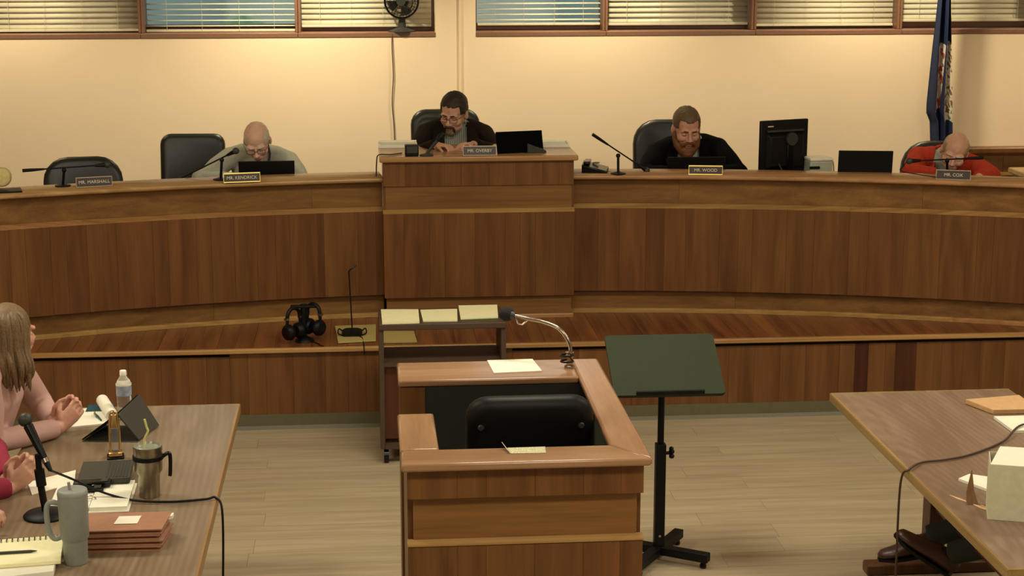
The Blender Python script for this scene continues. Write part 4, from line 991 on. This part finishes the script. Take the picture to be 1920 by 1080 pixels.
def hand(mb, W, fd, pn, curl=.5, thumb=1, k=1.0, bend=None):
    W = Vector(W); fd = Vector(fd).normalized(); pn = Vector(pn); pn = (pn - fd*pn.dot(fd)).normalized(); ac = fd.cross(pn)*thumb   # ac points to the thumb side
    rings = []
    for t, w, h in ((-.02, .024, .02), (.0, .026, .02), (.03, .036, .017), (.06, .041, .0155), (.088, .040, .0125)):
        c = W + fd*t*k; rings.append([c + ac*(w*k*math.cos(q)) + pn*(h*k*math.sin(q)) for q in [2*math.pi*i/16 for i in range(16)]])
    mb.loft(rings)
    cr = bend or [.35+curl*.6, .4+curl*.9, .3+curl*.6]
    for off, ln in ((.031, .074), (.0105, .083), (-.0105, .078), (-.031, .06)):
        p = W + fd*.083*k + ac*off*k; d = fd.copy(); pts = [p - fd*.02*k, p]; a = 0
        for i, sl in enumerate((.45, .32, .26)):
            a += cr[i]; dd = fd*math.cos(a) + pn*math.sin(a) + ac*(off*1.2); pts.append(pts[-1] + dd.normalized()*ln*sl*k)
        mb.tube(pts, [.0095*k, .0092*k, .0085*k, .0078*k, .0062*k], 10); mb.ball(pts[-1], .0062*k, 8, 6)
    p = W + fd*.02*k + ac*.024*k
    pts = [p, p + (ac*.7 + fd*.6 + pn*.25).normalized()*.036*k]; pts.append(pts[-1] + (ac*.25 + fd*.85 + pn*(.25+.3*curl)).normalized()*.032*k); pts.append(pts[-1] + (fd*.8 + pn*(.3+.5*curl) - ac*.1).normalized()*.025*k)
    mb.tube(pts, [.014*k, .0115*k, .0095*k, .007*k], 10); mb.ball(pts[-1], .007*k, 8, 6)
def torso_rings(J, g, sw=1.0):
    pel, ch, nk = J['pelvis'], J['chest'], J['neck']; lat = (J['shR'] - J['shL']).normalized(); half = (J['shR'] - J['shL']).length/2
    out = []
    def ring(c, w, d, ax):
        l = (lat - ax*lat.dot(ax)).normalized(); f = ax.cross(l)
        out.append([c + l*(w*math.copysign(abs(math.cos(q))**.8, math.cos(q))) + f*(d*math.copysign(abs(math.sin(q))**.8, math.sin(q))) for q in [2*math.pi*i/28 for i in range(28)]])
    a1 = (ch - pel).normalized(); a2 = (nk - ch).normalized()
    gw = J.get('girth', 1.0)
    ring(pel - a1*.06, .14*gw+g, .10*gw+g, a1); ring(pel, .165*gw+g, .118*gw+g, a1); ring(pel.lerp(ch, .4), .16*gw+g, .12*gw+g, a1); ring(pel.lerp(ch, .8), .168*gw+g, .118*gw+g, (a1+a2).normalized())
    ring(ch.lerp(nk, .15), .172+g, .112+g, a2); ring(ch.lerp(nk, .5), half*.9*sw+g, .098+g, a2); ring(ch.lerp(nk, .78), half*.66*sw+g, .075+g, a2); ring(nk, .062+g, .06+g, a2)
    return out
def arm(mb, J, sd, r0, r1, r2, end=1.0, drop=.03):
    s, e, w = J['sh'+sd], J['el'+sd], J['wr'+sd]; w = e.lerp(w, end)
    nk = J['neck'] - Vector((0, 0, drop)); mb.tube([nk, nk.lerp(s, .55) + Vector((0, 0, .012)), s, s.lerp(e, .5), e, e.lerp(w, .5), w], [r0*.9, r0*.97, r0*1.02, (r0+r1)/2*1.04, r1, (r1+r2)/2, r2], 14); mb.ball(s, r0*1.02, 14, 10); mb.ball(e, r1*1.02, 14, 10)
def shoe(parent, mat, ank, fd, up=(0, 0, 1), L=.29, o=Vector()):
    ank = Vector(ank) - o; fd = Vector(fd).normalized(); up = Vector(up); up = (up - fd*up.dot(fd)).normalized(); s = fd.cross(up); mb = MB()
    heel = ank - up*.075 - fd*.065; rings = []
    for t, w, h, z in ((0, .02, .03, .03), (.02, .033, .07, .0), (.07, .037, .092, 0), (.12, .039, .08, 0), (.18, .046, .058, 0), (.235, .046, .044, 0), (.275, .034, .036, .002), (.292, .014, .02, .006)):
        c = heel + fd*t*L/.292; n = 16
        rings.append([c + s*(w*math.cos(q)) + up*(z + h/2 + h/2*math.sin(q)*(1 if math.sin(q) > 0 else .96)) for q in [2*math.pi*i/n for i in range(n)]])
    mb.loft(rings); so = mb.build('shoe', mat, parent, True)
    sl = MB(); sl.loft([[heel + fd*(t*L/.292) + s*w + up*z for t, w in ((-.004, .0), (.01, .034), (.08, .038), (.18, .048), (.24, .047), (.295, .01), (.295, -.01), (.24, -.047), (.18, -.048), (.08, -.038), (.01, -.034))] for z in (-.008, .006)])
    sl.build('sole', M['black'], so)
    la = MB()
    for t in (.11, .135, .16): la.tube([heel + fd*(t*L/.292) + s*q + up*(.079 - (t-.11)*.42) for q in (-.02, 0, .02)], .0025, 6)
    la.build('laces', M['black'], so, True)
def person(label, J, skin, phi=0, head=True, hq=(0, 0, 0), top='jacket', topmat=None, shirtmat=None, trmat=None, floor_z=0, hands='desk', voxel=.0052, hs=1.0, jaw=1.0, legs=None, vee=(.085, -.26), shoemat=None, sleeve=.97):
    root = thing('person', label, 'person', (J['pelvis'][0], J['pelvis'][1], floor_z)); o = Vector(root.location)
    J = {k: (Vector(v) - o if isinstance(v, (tuple, Vector)) else v) for k, v in J.items()}
    F = Matrix.Rotation(R(phi), 3, 'Z') @ Vector((0, -1, 0))
    J['neck'] = (J['shL'] + J['shR'])/2 + Vector((0, 0, J.get('nk', .085))) - F*J.get('nb', .015)
    lat = (J['shR'] - J['shL']).normalized()
    Q = (Matrix.Rotation(R(phi + hq[0]), 3, 'Z') @ Matrix.Rotation(R(hq[2]), 3, 'Y') @ Matrix.Rotation(R(hq[1]), 3, 'X')); C = J['head']
    # --- body: one continuous skin surface
    b = MB(); b.loft(torso_rings(J, -.03)); 
    for sd in 'LR': arm(b, J, sd, .040, .036, .027, drop=.06)
    b.tube([J['chest'].lerp(J['neck'], .5), J['neck'], C + Q @ Vector((0, .025, -.055))*hs, C + Q @ Vector((0, .015, 0))*hs], [.06, .058, .055, .05], 16)
    if head: head_shapes(b, C, Q, hs, jaw)
    if hands == 'desk':
        for sd, q in (('L', 1), ('R', -1)):
            fd = (J['wr'+sd] - J['el'+sd]).normalized(); fd.z *= .3
            hand(b, J['wr'+sd], fd + Vector((0, 0, -.05)), (0, 0, -1), .35, thumb=-1 if sd == 'L' else 1)
    elif hands:
        for h in hands: hand(b, Vector(h[0]) - o, *h[1:])
    bm_ = fuse(b, voxel, 3, .45)
    if head: sockets(bm_, C, Q, hs)
    body = link(bm_, 'body', skin, root)
    # --- garments
    t = MB(); g = .012 if top == 'jacket' else .0
    t.loft(torso_rings(J, g, 1.0))
    for sd in 'LR': arm(t, J, sd, .066 + g*.6, .056 + g*.5, .040 + g*.5, sleeve)
    tme = fuse(t, .0085, 5, .5)
    ch, nk = J['chest'], J['neck']; up = (nk - ch).normalized(); fw = up.cross(lat).normalized()
    if fw.dot(F) < 0: fw = -fw
    if top == 'jacket':
        bv = BVHTree.FromPolygons([v.co.copy() for v in tme.vertices], [tuple(p.vertices) for p in tme.polygons])
        vw, vb = vee; zt = (nk - ch).length
        def cutw(z): return min(.085, vw*(z - vb)/(-vb))
        bm = bmesh.new(); bm.from_mesh(tme); kill = []
        for f in bm.faces:
            p = f.calc_center_median() - nk; z = p.dot(up); x = p.dot(lat); y = p.dot(fw)
            if (y > -.02 and z > vb and abs(x) < cutw(z)) or (z > -.005 and p.length < .088): kill.append(f)
        bmesh.ops.delete(bm, geom=kill, context='FACES')
        bmesh.ops.delete(bm, geom=[v for v in bm.verts if not v.link_faces], context='VERTS')
        bvs = [(v, [e.other_vert(v) for e in v.link_edges if e.is_boundary]) for v in bm.verts if v.is_boundary]
        for _ in range(14):
            nw = [(v, v.co*.4 + (nb[0].co + nb[1].co)*.3) for v, nb in bvs if len(nb) == 2]
            for v, c_ in nw: v.co = c_
        bm.to_mesh(tme); bm.free()
        jk = link(tme, 'jacket', topmat, root); sd_ = jk.modifiers.new('s', 'SOLIDIFY'); sd_.thickness = .006; sd_.offset = -1
        for q in (-1, 1):   # lapels
            A, Bp = [], []
            for i in range(9):
                z = .0 + vb*i/8; x = q*(cutw(z) - .014); wdt = .028 + .05*math.sin(math.pi*min(1, (i+1)/8.5))**.8
                for lst, xx in ((A, x), (Bp, x + q*wdt)):
                    src = nk + lat*xx + up*z + fw*.4; hit = bv.ray_cast(src, -fw)[0]
                    lst.append((hit if hit else nk + lat*xx + up*z + fw*.06) + fw*.004)
            l = MB(); l.loft([[A[i], Bp[i], Bp[i] + fw*.006, A[i] + fw*.008] for i in range(9)]); l.build('lapel', topmat, jk, True)
        rg = []
        for i in range(21):
            a = R(-128 + 256*i/20); d = lat*math.sin(a) - fw*math.cos(a); fr = max(0, d.dot(fw))
            rg.append(nk + d*.09 - up*(.012 + .03*fr))
        MB().tube(rg, [.008] + [.017]*19 + [.008], 10).build('jacket_collar', topmat, jk, True)
        s_ = MB(); s_.loft(torso_rings(J, -.003, .94))
        for sd in 'LR': arm(s_, J, sd, .058, .05, .036, .96, drop=.034)
        link(fuse(s_, .010, 4), 'shirt', shirtmat, root)
    else:
        link(tme, top, topmat, root)
    if shirtmat and top in ('jacket', 'shirt'):
        rings = []
        ca = (C + Q @ Vector((0, .02, -.1)) - nk).normalized()
        for i in range(25):
            a = R(-158 + 316*i/24); d = (lat*math.sin(a) - fw*math.cos(a)); fr = abs(i-12)/12
            base = nk + d*.066 - ca*(.05*max(0, d.dot(fw))) + fw*.012*max(0, d.dot(fw)); rings.append([base + ca*-.01, base + d*.004 + ca*(.04 - .018*fr**3), base + d*.018 + ca*(.012 - .026*fr**4) + fw*.01*fr**4, base + d*.014 - ca*.012])
        MB().loft(rings).build('collar', shirtmat, root, True)
    # --- legs
    l = MB(); G = {}
    for sd, q in (('L', -1), ('R', 1)):
        if legs: kn, an = Vector(legs[sd][0]) - o, Vector(legs[sd][1]) - o; fdir = legs[sd][2]; upv = legs[sd][3]
        else:
            hp_ = J['pelvis'] + lat*q*.09; kn = hp_ + F*.42 + Vector((0, 0, .0)); kn.z = max(kn.z, .50); an = kn + F*-.02; an.z = .11; fdir = F; upv = (0, 0, 1)
        hp_ = J['pelvis'] + lat*q*.09
        l.tube([hp_, hp_.lerp(kn, .5), kn, kn.lerp(an, .5), an], [.098, .088, .068, .058, .05], 14); l.ball(kn, .07, 12, 8); l.ball(hp_, .1, 12, 8); G[sd] = (an, fdir, upv)
    link(fuse(l, .012, 4), 'trousers', trmat or M['black'], root)
    for sd in 'LR':
        shoe(root, shoemat or M['blackg'], G[sd][0], G[sd][1], G[sd][2])
    return root, J, C, Q, hs
def face(root, C, Q, s, lip, brow, skin, eyes='down', browc=None):
    P = lambda x, y, z: C + Q @ Vector((x*s, y*s, z*s))
    for q in (-1, 1):
        e = MB()
        if eyes == 'open':
            e.ball(P(q*.031, -.0675, -.003), .0125*s, 12, 8); eo = e.build('eye', plain('eye_white', (214, 206, 196), .3) if 'eye_white' not in bpy.data.materials else bpy.data.materials['eye_white'], root, True)
            MB().ball(P(q*.031, -.0765, -.003), .0055*s, 10, 6).build('iris', M['black'], eo, True)
        else:
            e.ball(P(q*.031, -.073, -.003), (.0135*s, .0125*s, .0115*s), 12, 8, Q); eo = e.build('eyelid', skin, root, True)
            MB().tube([P(q*.031 + k*.012, -.0845 + abs(k)*.006, -.009 + abs(k)*.003) for k in (-1, -.5, 0, .5, 1)], .0016*s, 6).build('lashes', brow, eo, True)
        MB().tube([P(q*.012, -.0885, .016), P(q*.03, -.093, .022), P(q*.05, -.078, .017)], [.003*s, .0042*s, .002*s], 8).build('eyebrow', brow, root, True)
    MB().tube([P(-.024, -.088, -.066), P(-.01, -.099, -.063), P(.01, -.099, -.063), P(.024, -.088, -.066)], [.002*s, .0048*s, .0048*s, .002*s], 8).build('lips', lip, root, True)
def glasses(root, C, Q, s, mat, w=.05, h=.03):
    P = lambda x, y, z: C + Q @ Vector((x*s, y*s, z*s)); g = MB()
    for q in (-1, 1):
        g.tube([P(q*.032 + x, -.1 + .25*abs(x)*(1 if q*x > 0 else .2), -.004 + z) for x, z in rrect(w, h, .011, 3) + rrect(w, h, .011, 3)[:1]], .0016, 6)
        g.tube([P(q*.057, -.094, .004), P(q*.079, -.04, .006), P(q*.08, .02, .002), P(q*.078, .03, -.014)], .0016, 6)
    g.tube([P(-.008, -.1, .0), P(0, -.104, .004), P(.008, -.1, .0)], .0016, 6)
    g.build('glasses', mat, root, True)
M['lip'] = plain('lip', (150, 92, 78), .45); M['trou'] = plain('dark_trousers', (26, 28, 26), .8, spec=.12, vary=.15)
def hairm(name, rgb): return plain(name, rgb, .6, vary=.3, scale=160, bump=.5)

# ---- centre man at the podium
sk = skin_mat('skin_a', (208, 160, 134))
stripe = plain('striped_shirt', (150, 152, 140), .8); N = stripe.node_tree.nodes; L = stripe.node_tree.links
wv = N.new('ShaderNodeTexWave'); wv.inputs['Scale'].default_value = 26; wv.bands_direction = 'X'; tcn = N.new('ShaderNodeTexCoord'); L.new(tcn.outputs['Object'], wv.inputs['Vector'])
rp_ = N.new('ShaderNodeValToRGB'); rp_.color_ramp.elements[0].color = (*lin((92, 96, 92)), 1); rp_.color_ramp.elements[1].color = (*lin((176, 178, 162)), 1); L.new(wv.outputs['Fac'], rp_.inputs[0]); L.new(rp_.outputs[0], N['Principled BSDF'].inputs['Base Color'])
J = dict(pelvis=(.58, 10.86, 1.10), chest=(.585, 10.80, 1.33), head=(0.579, 10.7, 1.638), shL=(0.411, 10.8, 1.49), shR=(0.77, 10.8, 1.48), elL=(.335, 10.60, 1.38), elR=(.84, 10.60, 1.38), wrL=(.455, 10.27, 1.488), wrR=(.67, 10.27, 1.488), girth=1.1)
r_, J_, C, Q, s = person('man with dark hair, glasses and goatee in a dark jacket reading at the raised podium', J, sk, 0, hq=(-24, 20, 4), topmat=plain('dark_brown_jacket', (30, 22, 17), .85, spec=.12, vary=.15), shirtmat=stripe, trmat=M['trou'], floor_z=PZ+.12, hands=[((.455, 10.27, 1.488), (.75, -.6, -.02), (0, -.2, -1), .6, -1), ((.67, 10.27, 1.488), (-.8, -.45, .06), (0, -.3, -1), .7, 1)], hs=1.03, jaw=1.18, vee=(.13, -.44))
dk = hairm('dark_brown_hair', (44, 36, 24))
face(r_, C, Q, s, M['lip'], dk, sk)
dome(C, Q, (0, .014, .036), (.084, .102, .094), lambda x, y, z: (z > .072 - .1*max(0, abs(x)-.03) if y < -.045 else (z > .0 + .35*max(0, -y) if y < .03 else z > -.055)), dk, r_, 'hair', s=s)
def goatee(r_, C, Q, s, mat, mat2):
    P = lambda x, y, z: C + Q @ Vector((x*s, y*s, z*s)); g = MB()
    g.tube([P(-.03, -.083, -.075), P(-.026, -.09, -.058), P(-.01, -.1015, -.051), P(.01, -.1015, -.051), P(.026, -.09, -.058), P(.03, -.083, -.075), P(.028, -.08, -.092)], [.006*s, .008*s, .008*s, .008*s, .008*s, .007*s, .006*s], 10)
    g.build('moustache', mat, r_, True)
    MB().ball(P(0, -.078, -.1), (.031*s, .02*s, .022*s), 14, 10, Q).build('beard', mat2, r_, True)
goatee(r_, C, Q, s, hairm('goatee_dark', (62, 40, 28)), hairm('goatee_grey', (112, 92, 74)))
glasses(r_, C, Q, s, plain('glasses_frame', (50, 34, 28), .3))

# ---- older man, left wing
sk2 = skin_mat('skin_b', (220, 180, 156)); gry = hairm('grey_hair', (206, 200, 184))
shm = plain('grey_green_shirt', (172, 174, 158), .85, vary=.08)
J = dict(pelvis=(-.66, 10.78, .97), chest=(-.65, 10.70, 1.20), head=(-0.636, 10.46, 1.504), shL=(-0.814, 10.64, 1.377), shR=(-0.457, 10.64, 1.349), elL=(-.99, 10.52, 1.27), elR=(-.36, 10.5, 1.24), wrL=(-.75, 10.50, 1.262), wrR=(-.52, 10.52, 1.262), girth=1.12, nk=.075)
r_, J_, C, Q, s = person('older balding man in a pale grey shirt bending over his laptop', J, sk2, 0, hq=(-6, 36, -4), top='shirt', topmat=shm, shirtmat=shm, trmat=M['trou'], floor_z=PZ)
face(r_, C, Q, s, M['lip'], gry, sk2)
dome(C, Q, (0, .014, .024), (.0775, .097, .086), lambda x, y, z: (abs(x) > .048 and -.035 < z < .07 and y > -.045) or (y > .04 and -.06 < z < .085), gry, r_, 'hair', th=.006, s=s)
glasses(r_, C, Q, s, M['darkgrey'])
MB().tube([J_['neck'] + Vector(p) for p in ((.055, -.05, .03), (.07, -.085, -.03), (.055, -.12, -.12))], .007, 6).build('lanyard', plain('lanyard', (60, 44, 54), .7), r_, True)

# ---- red-bearded man
sk3 = skin_mat('skin_c', (204, 152, 128)); rb = hairm('red_beard', (112, 66, 34)); bh_ = hairm('brown_grey_hair', (98, 78, 52))
J = dict(pelvis=(2.06, 10.82, 1.0), chest=(2.06, 10.80, 1.20), head=(2.053, 10.66, 1.531), shL=(1.887, 10.77, 1.355), shR=(2.278, 10.77, 1.381), elL=(1.78, 10.62, 1.25), elR=(2.38, 10.58, 1.25), wrL=(1.96, 10.52, 1.262), wrR=(2.17, 10.52, 1.262), girth=1.15)
r_, J_, C, Q, s = person('man with a red-brown full beard in a black jacket looking down at his laptop', J, sk3, 0, hq=(4, 20, 0), topmat=plain('black_jacket', (6, 6, 9), .9, spec=.12, vary=.1), shirtmat=plain('pale_blue_shirt', (176, 196, 190), .8), trmat=M['trou'], floor_z=PZ, hs=1.09, jaw=1.08, vee=(.17, -.42))
face(r_, C, Q, s, M['lip'], rb, sk3)
dome(C, Q, (0, .014, .034), (.081, .1, .092), lambda x, y, z: (z > .066 + .010*math.exp(-((abs(x)-.05)/.022)**2) if y < -.045 else (z > .005 + .3*max(0, -y) if y < .03 else z > -.055)), bh_, r_, 'hair', s=s)
bd_ = MB(); P = lambda x, y, z: C + Q @ Vector((x*s, y*s, z*s))
for q in (-1, 1):
    bd_.tube([P(q*.071, -.008, -.01), P(q*.07, -.02, -.05), P(q*.055, -.045, -.085), P(q*.02, -.07, -.115)], [.008*s, .016*s, .026*s, .032*s], 12)
    bd_.tube([P(0, -.1, -.052), P(q*.02, -.094, -.056), P(q*.036, -.075, -.075)], [.007*s, .009*s, .014*s], 10)
bd_.ball(P(0, -.072, -.115), (.046*s, .034*s, .035*s), 16, 10, Q); bd_.tube([P(0, -.072, -.12), P(0, -.075, -.16), P(0, -.075, -.195)], [.042*s, .032*s, .012*s], 14)
link(fuse(bd_, .006, 3), 'beard', rb, r_)

# ---- man in red
sk4 = skin_mat('skin_d', (212, 166, 140)); red = plain('red_jacket', (178, 60, 38), .75, spec=.12, vary=.1)
J = dict(pelvis=(3.76, 10.74, .97), chest=(3.74, 10.66, 1.16), head=(3.717, 10.4, 1.396), shL=(3.545, 10.58, 1.333), shR=(3.884, 10.5, 1.282), elL=(3.45, 10.42, 1.26), elR=(3.93, 10.32, 1.25), wrL=(3.62, 10.24, 1.262), wrR=(3.80, 10.18, 1.262), girth=1.08, nk=.05, nb=-.02)
r_, J_, C, Q, s = person('balding grey-haired man in a red jacket leaning low behind his microphone', J, sk4, 0, hq=(-16, 24, 14), topmat=red, shirtmat=plain('pale_shirt', (186, 190, 180), .8), trmat=M['trou'], floor_z=PZ, hs=1.04, vee=(.15, -.32))
face(r_, C, Q, s, M['lip'], gry, sk4)
dome(C, Q, (0, .014, .024), (.079, .098, .087), lambda x, y, z: (abs(x) > .05 and -.05 < z < .06 and y > -.035) or (y > .05 and -.06 < z < .07), hairm('ash_hair', (150, 136, 108)), r_, 'hair', th=.007, jit=.004, s=s)

# ---- woman in pink at the left table
sk5 = skin_mat('skin_e', (206, 152, 130)); pink = plain('pink_sweater', (196, 158, 148), .9, vary=.05, scale=14, bump=.15)
def clasp(H, F, Lt, tilt=.55):
    # two hands with interlaced fingers at H; F forward, Lt lateral from the right-hand side (near camera) to the left
    H = Vector(H); F = Vector(F).normalized(); Lt = Vector(Lt).normalized(); U = Vector((0, 0, 1)); fd = (F*tilt + U*(1-tilt)).normalized()
    B_ = [.15, 1.15, .75]
    wR = H - fd*.075 - Lt*.024 ; wL = H - fd*.07 + Lt*.024 + fd.cross(Lt)*.009
    return wR, wL, [(wR, fd, Lt, .5, 1 if fd.cross(Lt).dot(-F) > 0 else -1, 1.0, B_), (wL, fd, -Lt, .5, 1 if fd.cross(-Lt).dot(-F) > 0 else -1, 1.0, B_)]
H = (-1.214, 6.88, 0.839); wR, wL, hd_ = clasp(H, (.75, .6, 0), (-.6, .75, 0))
J = dict(pelvis=(-1.70, 6.80, .55), chest=(-1.50, 6.78, .90), head=(-1.411, 6.78, 1.201), shR=(-1.46, 6.96, 1.04), shL=(-1.49, 6.60, 1.04), elR=(-1.37, 7.06, .83), elL=(-1.47, 6.60, .80), wrR=tuple(wL), wrL=tuple(wR), girth=.92)
r_, J_, C, Q, s = person('woman with shoulder-length light brown hair in a pale pink sweater, hands clasped on the table', J, sk5, 90, hq=(46, 4, 0), top='sweater', topmat=pink, trmat=plain('grey_trousers', (60, 60, 62), .8), hands=hd_, voxel=.0042, hs=.97, sleeve=.93)
face(r_, C, Q, s, plain('rose_lip', (176, 100, 92), .4), hairm('light_brown_brow', (110, 84, 56)), sk5, eyes='open')
hb = hairm('light_brown_hair', (112, 90, 58))
hm = MB(); rr = random.Random(11); P = lambda x, y, z: C + Q @ Vector((x*s, y*s, z*s))
hm.ball(P(0, .022, .03), (.09*s, .1*s, .098*s), 24, 16, Q)
for i in range(120):
    a = R(-205 + 230*rr.random() + 12.5) ; a = R(rr.uniform(-28, 208))     # around the head from one cheek, over the back, to the other
    lv = rr.uniform(.1, 1.0); cr, sr = math.cos(a), math.sin(a)
    p0 = (cr*.05*lv, .02 + sr*.05*lv, .118 - .03*lv); p1 = (cr*.088, .015 + sr*.098, .04 + rr.uniform(-.02, .03)); ln = rr.uniform(.12, .19); wv_ = rr.uniform(.006, .016); wp = rr.uniform(0, 6.28)
    p2 = (cr*(.094+rr.uniform(0, .012)), .015 + sr*.104, -.05); p3 = (cr*(.102+wv_+rr.uniform(-.012, .02)), .01 + sr*(.105+rr.uniform(-.02, .015)), -.05 - ln*.5); p4 = (cr*(.082+rr.uniform(-.02, .04)), .0 + sr*(.10+rr.uniform(-.03, .02)), -.04 - ln)
    if sr < -.30: continue
    hm.tube(bez([P(*p0), P(*p1), P(*p2), P(*p3), P(*p4)], 16), [.008, .011, .0125, .013, .0135, .0135, .013, .013, .0125, .0125, .012, .0115, .011, .010, .008, .006, .002][:len(bez([P(*p0), P(*p1), P(*p2), P(*p3), P(*p4)], 16))], 7)
hm.build('hair', hb, r_, True)
exec_chair('office_chair', 'dark office chair under the woman in pink at the left table', (-1.74, 6.80, 0), math.pi/2, .46, .86, arms=False)

# ---- person in magenta
mag = plain('magenta_sweater', (140, 30, 56), .9, vary=.08, scale=14, bump=.15)
H = (-1.264, 6.16, 0.82); wR, wL, hd_ = clasp(H, (.85, .4, 0), (-.4, .85, 0))
J = dict(pelvis=(-1.78, 6.12, .55), chest=(-1.62, 6.12, .88), head=(-1.53, 6.14, 1.26), shR=(-1.6, 6.29, 1.02), shL=(-1.6, 5.94, 1.02), elR=(-1.43, 6.42, .82), elL=(-1.45, 5.98, .80), wrR=tuple(wL), wrL=tuple(wR), girth=.95)
r_, J_, C, Q, s = person('person in a magenta sweater at the left edge, clasped hands on the table', J, skin_mat('skin_f', (200, 150, 126)), 90, hq=(35, 5, 0), top='sweater', topmat=mag, trmat=M['trou'], hands=hd_, voxel=.0045, hs=.97, sleeve=.93)
face(r_, C, Q, s, M['lip'], dk, bpy.data.materials['skin_f'], eyes='open')
dome(C, Q, (0, .02, .03), (.088, .105, .095), lambda x, y, z: (z > .06 if y < -.04 else z > -.09), dk, r_, 'hair', s=s)
exec_chair('office_chair', 'dark office chair under the person in magenta', (-1.82, 6.12, 0), math.pi/2, .46, .86, arms=False)
# ---- third person at the left edge, only fingers in view
J = dict(pelvis=(-1.78, 5.52, .55), chest=(-1.64, 5.52, .88), head=(-1.56, 5.54, 1.26), shR=(-1.62, 5.70, 1.02), shL=(-1.62, 5.34, 1.02), elR=(-1.52, 5.74, .82), elL=(-1.52, 5.36, .82), wrR=(-1.36, 5.66, .82), wrL=(-1.38, 5.46, .80), girth=.95)
r_, J_, C, Q, s = person('person at the lower left edge with only fingers showing above the spiral notebook', J, bpy.data.materials['skin_f'], 90, hq=(30, 5, 0), top='sweater', topmat=plain('grey_sweater', (90, 90, 92), .9), trmat=M['trou'], hands=[((-1.36, 5.66, .82), (.9, -.1, .35), (0, -.3, -1), .55, 1), ((-1.38, 5.46, .80), (.9, .2, .05), (0, .1, -1), .5, -1)], voxel=.006, hs=.97, sleeve=.9)
face(r_, C, Q, s, M['lip'], dk, bpy.data.materials['skin_f'], eyes='open')
dome(C, Q, (0, .02, .03), (.088, .105, .095), lambda x, y, z: (z > .06 if y < -.04 else z > -.09), bh_, r_, 'hair', s=s)
exec_chair('office_chair', 'dark office chair under the person at the lower left edge', (-1.82, 5.52, 0), math.pi/2, .46, .86, arms=False)
# ---- person at the right table, only crossed feet in view
brn = plain('brown_shoe', (62, 36, 26), .4, vary=.15)
J = dict(pelvis=(3.32, 6.25, .55), chest=(3.26, 6.25, .90), head=(3.15, 6.25, 1.30), shR=(3.25, 6.44, 1.06), shL=(3.25, 6.06, 1.06), elR=(3.08, 6.5, .83), elL=(3.08, 6.0, .83), wrR=(2.93, 6.38, .80), wrL=(2.93, 6.12, .80))
lg_ = {'L': ((2.86, 6.40, .48), (2.381, 6.72, 0.245), (-.98, .02, -.12), (-.12, 0, .98)), 'R': ((2.86, 6.16, .50), (2.398, 6.5, 0.246), (-.72, .12, .52), (.55, -.3, .7))}
r_, J_, C, Q, s = person('person at the right table of whom only dark trouser legs and brown shoes show', J, bpy.data.materials['skin_f'], -90, hq=(0, 5, 0), top='sweater', topmat=plain('navy_sweater', (36, 40, 54), .9), trmat=plain('charcoal_trousers', (34, 38, 32), .85), legs=lg_, shoemat=brn, voxel=.006)
face(r_, C, Q, s, M['lip'], dk, bpy.data.materials['skin_f'], eyes='open')
dome(C, Q, (0, .014, .036), (.084, .102, .094), lambda x, y, z: (z > .07 if y < -.045 else (z > .0 if y < .03 else z > -.055)), dk, r_, 'hair', s=s)
exec_chair('office_chair', 'dark office chair under the person at the right table', (3.38, 6.25, 0), -math.pi/2, .46, .86, arms=False)
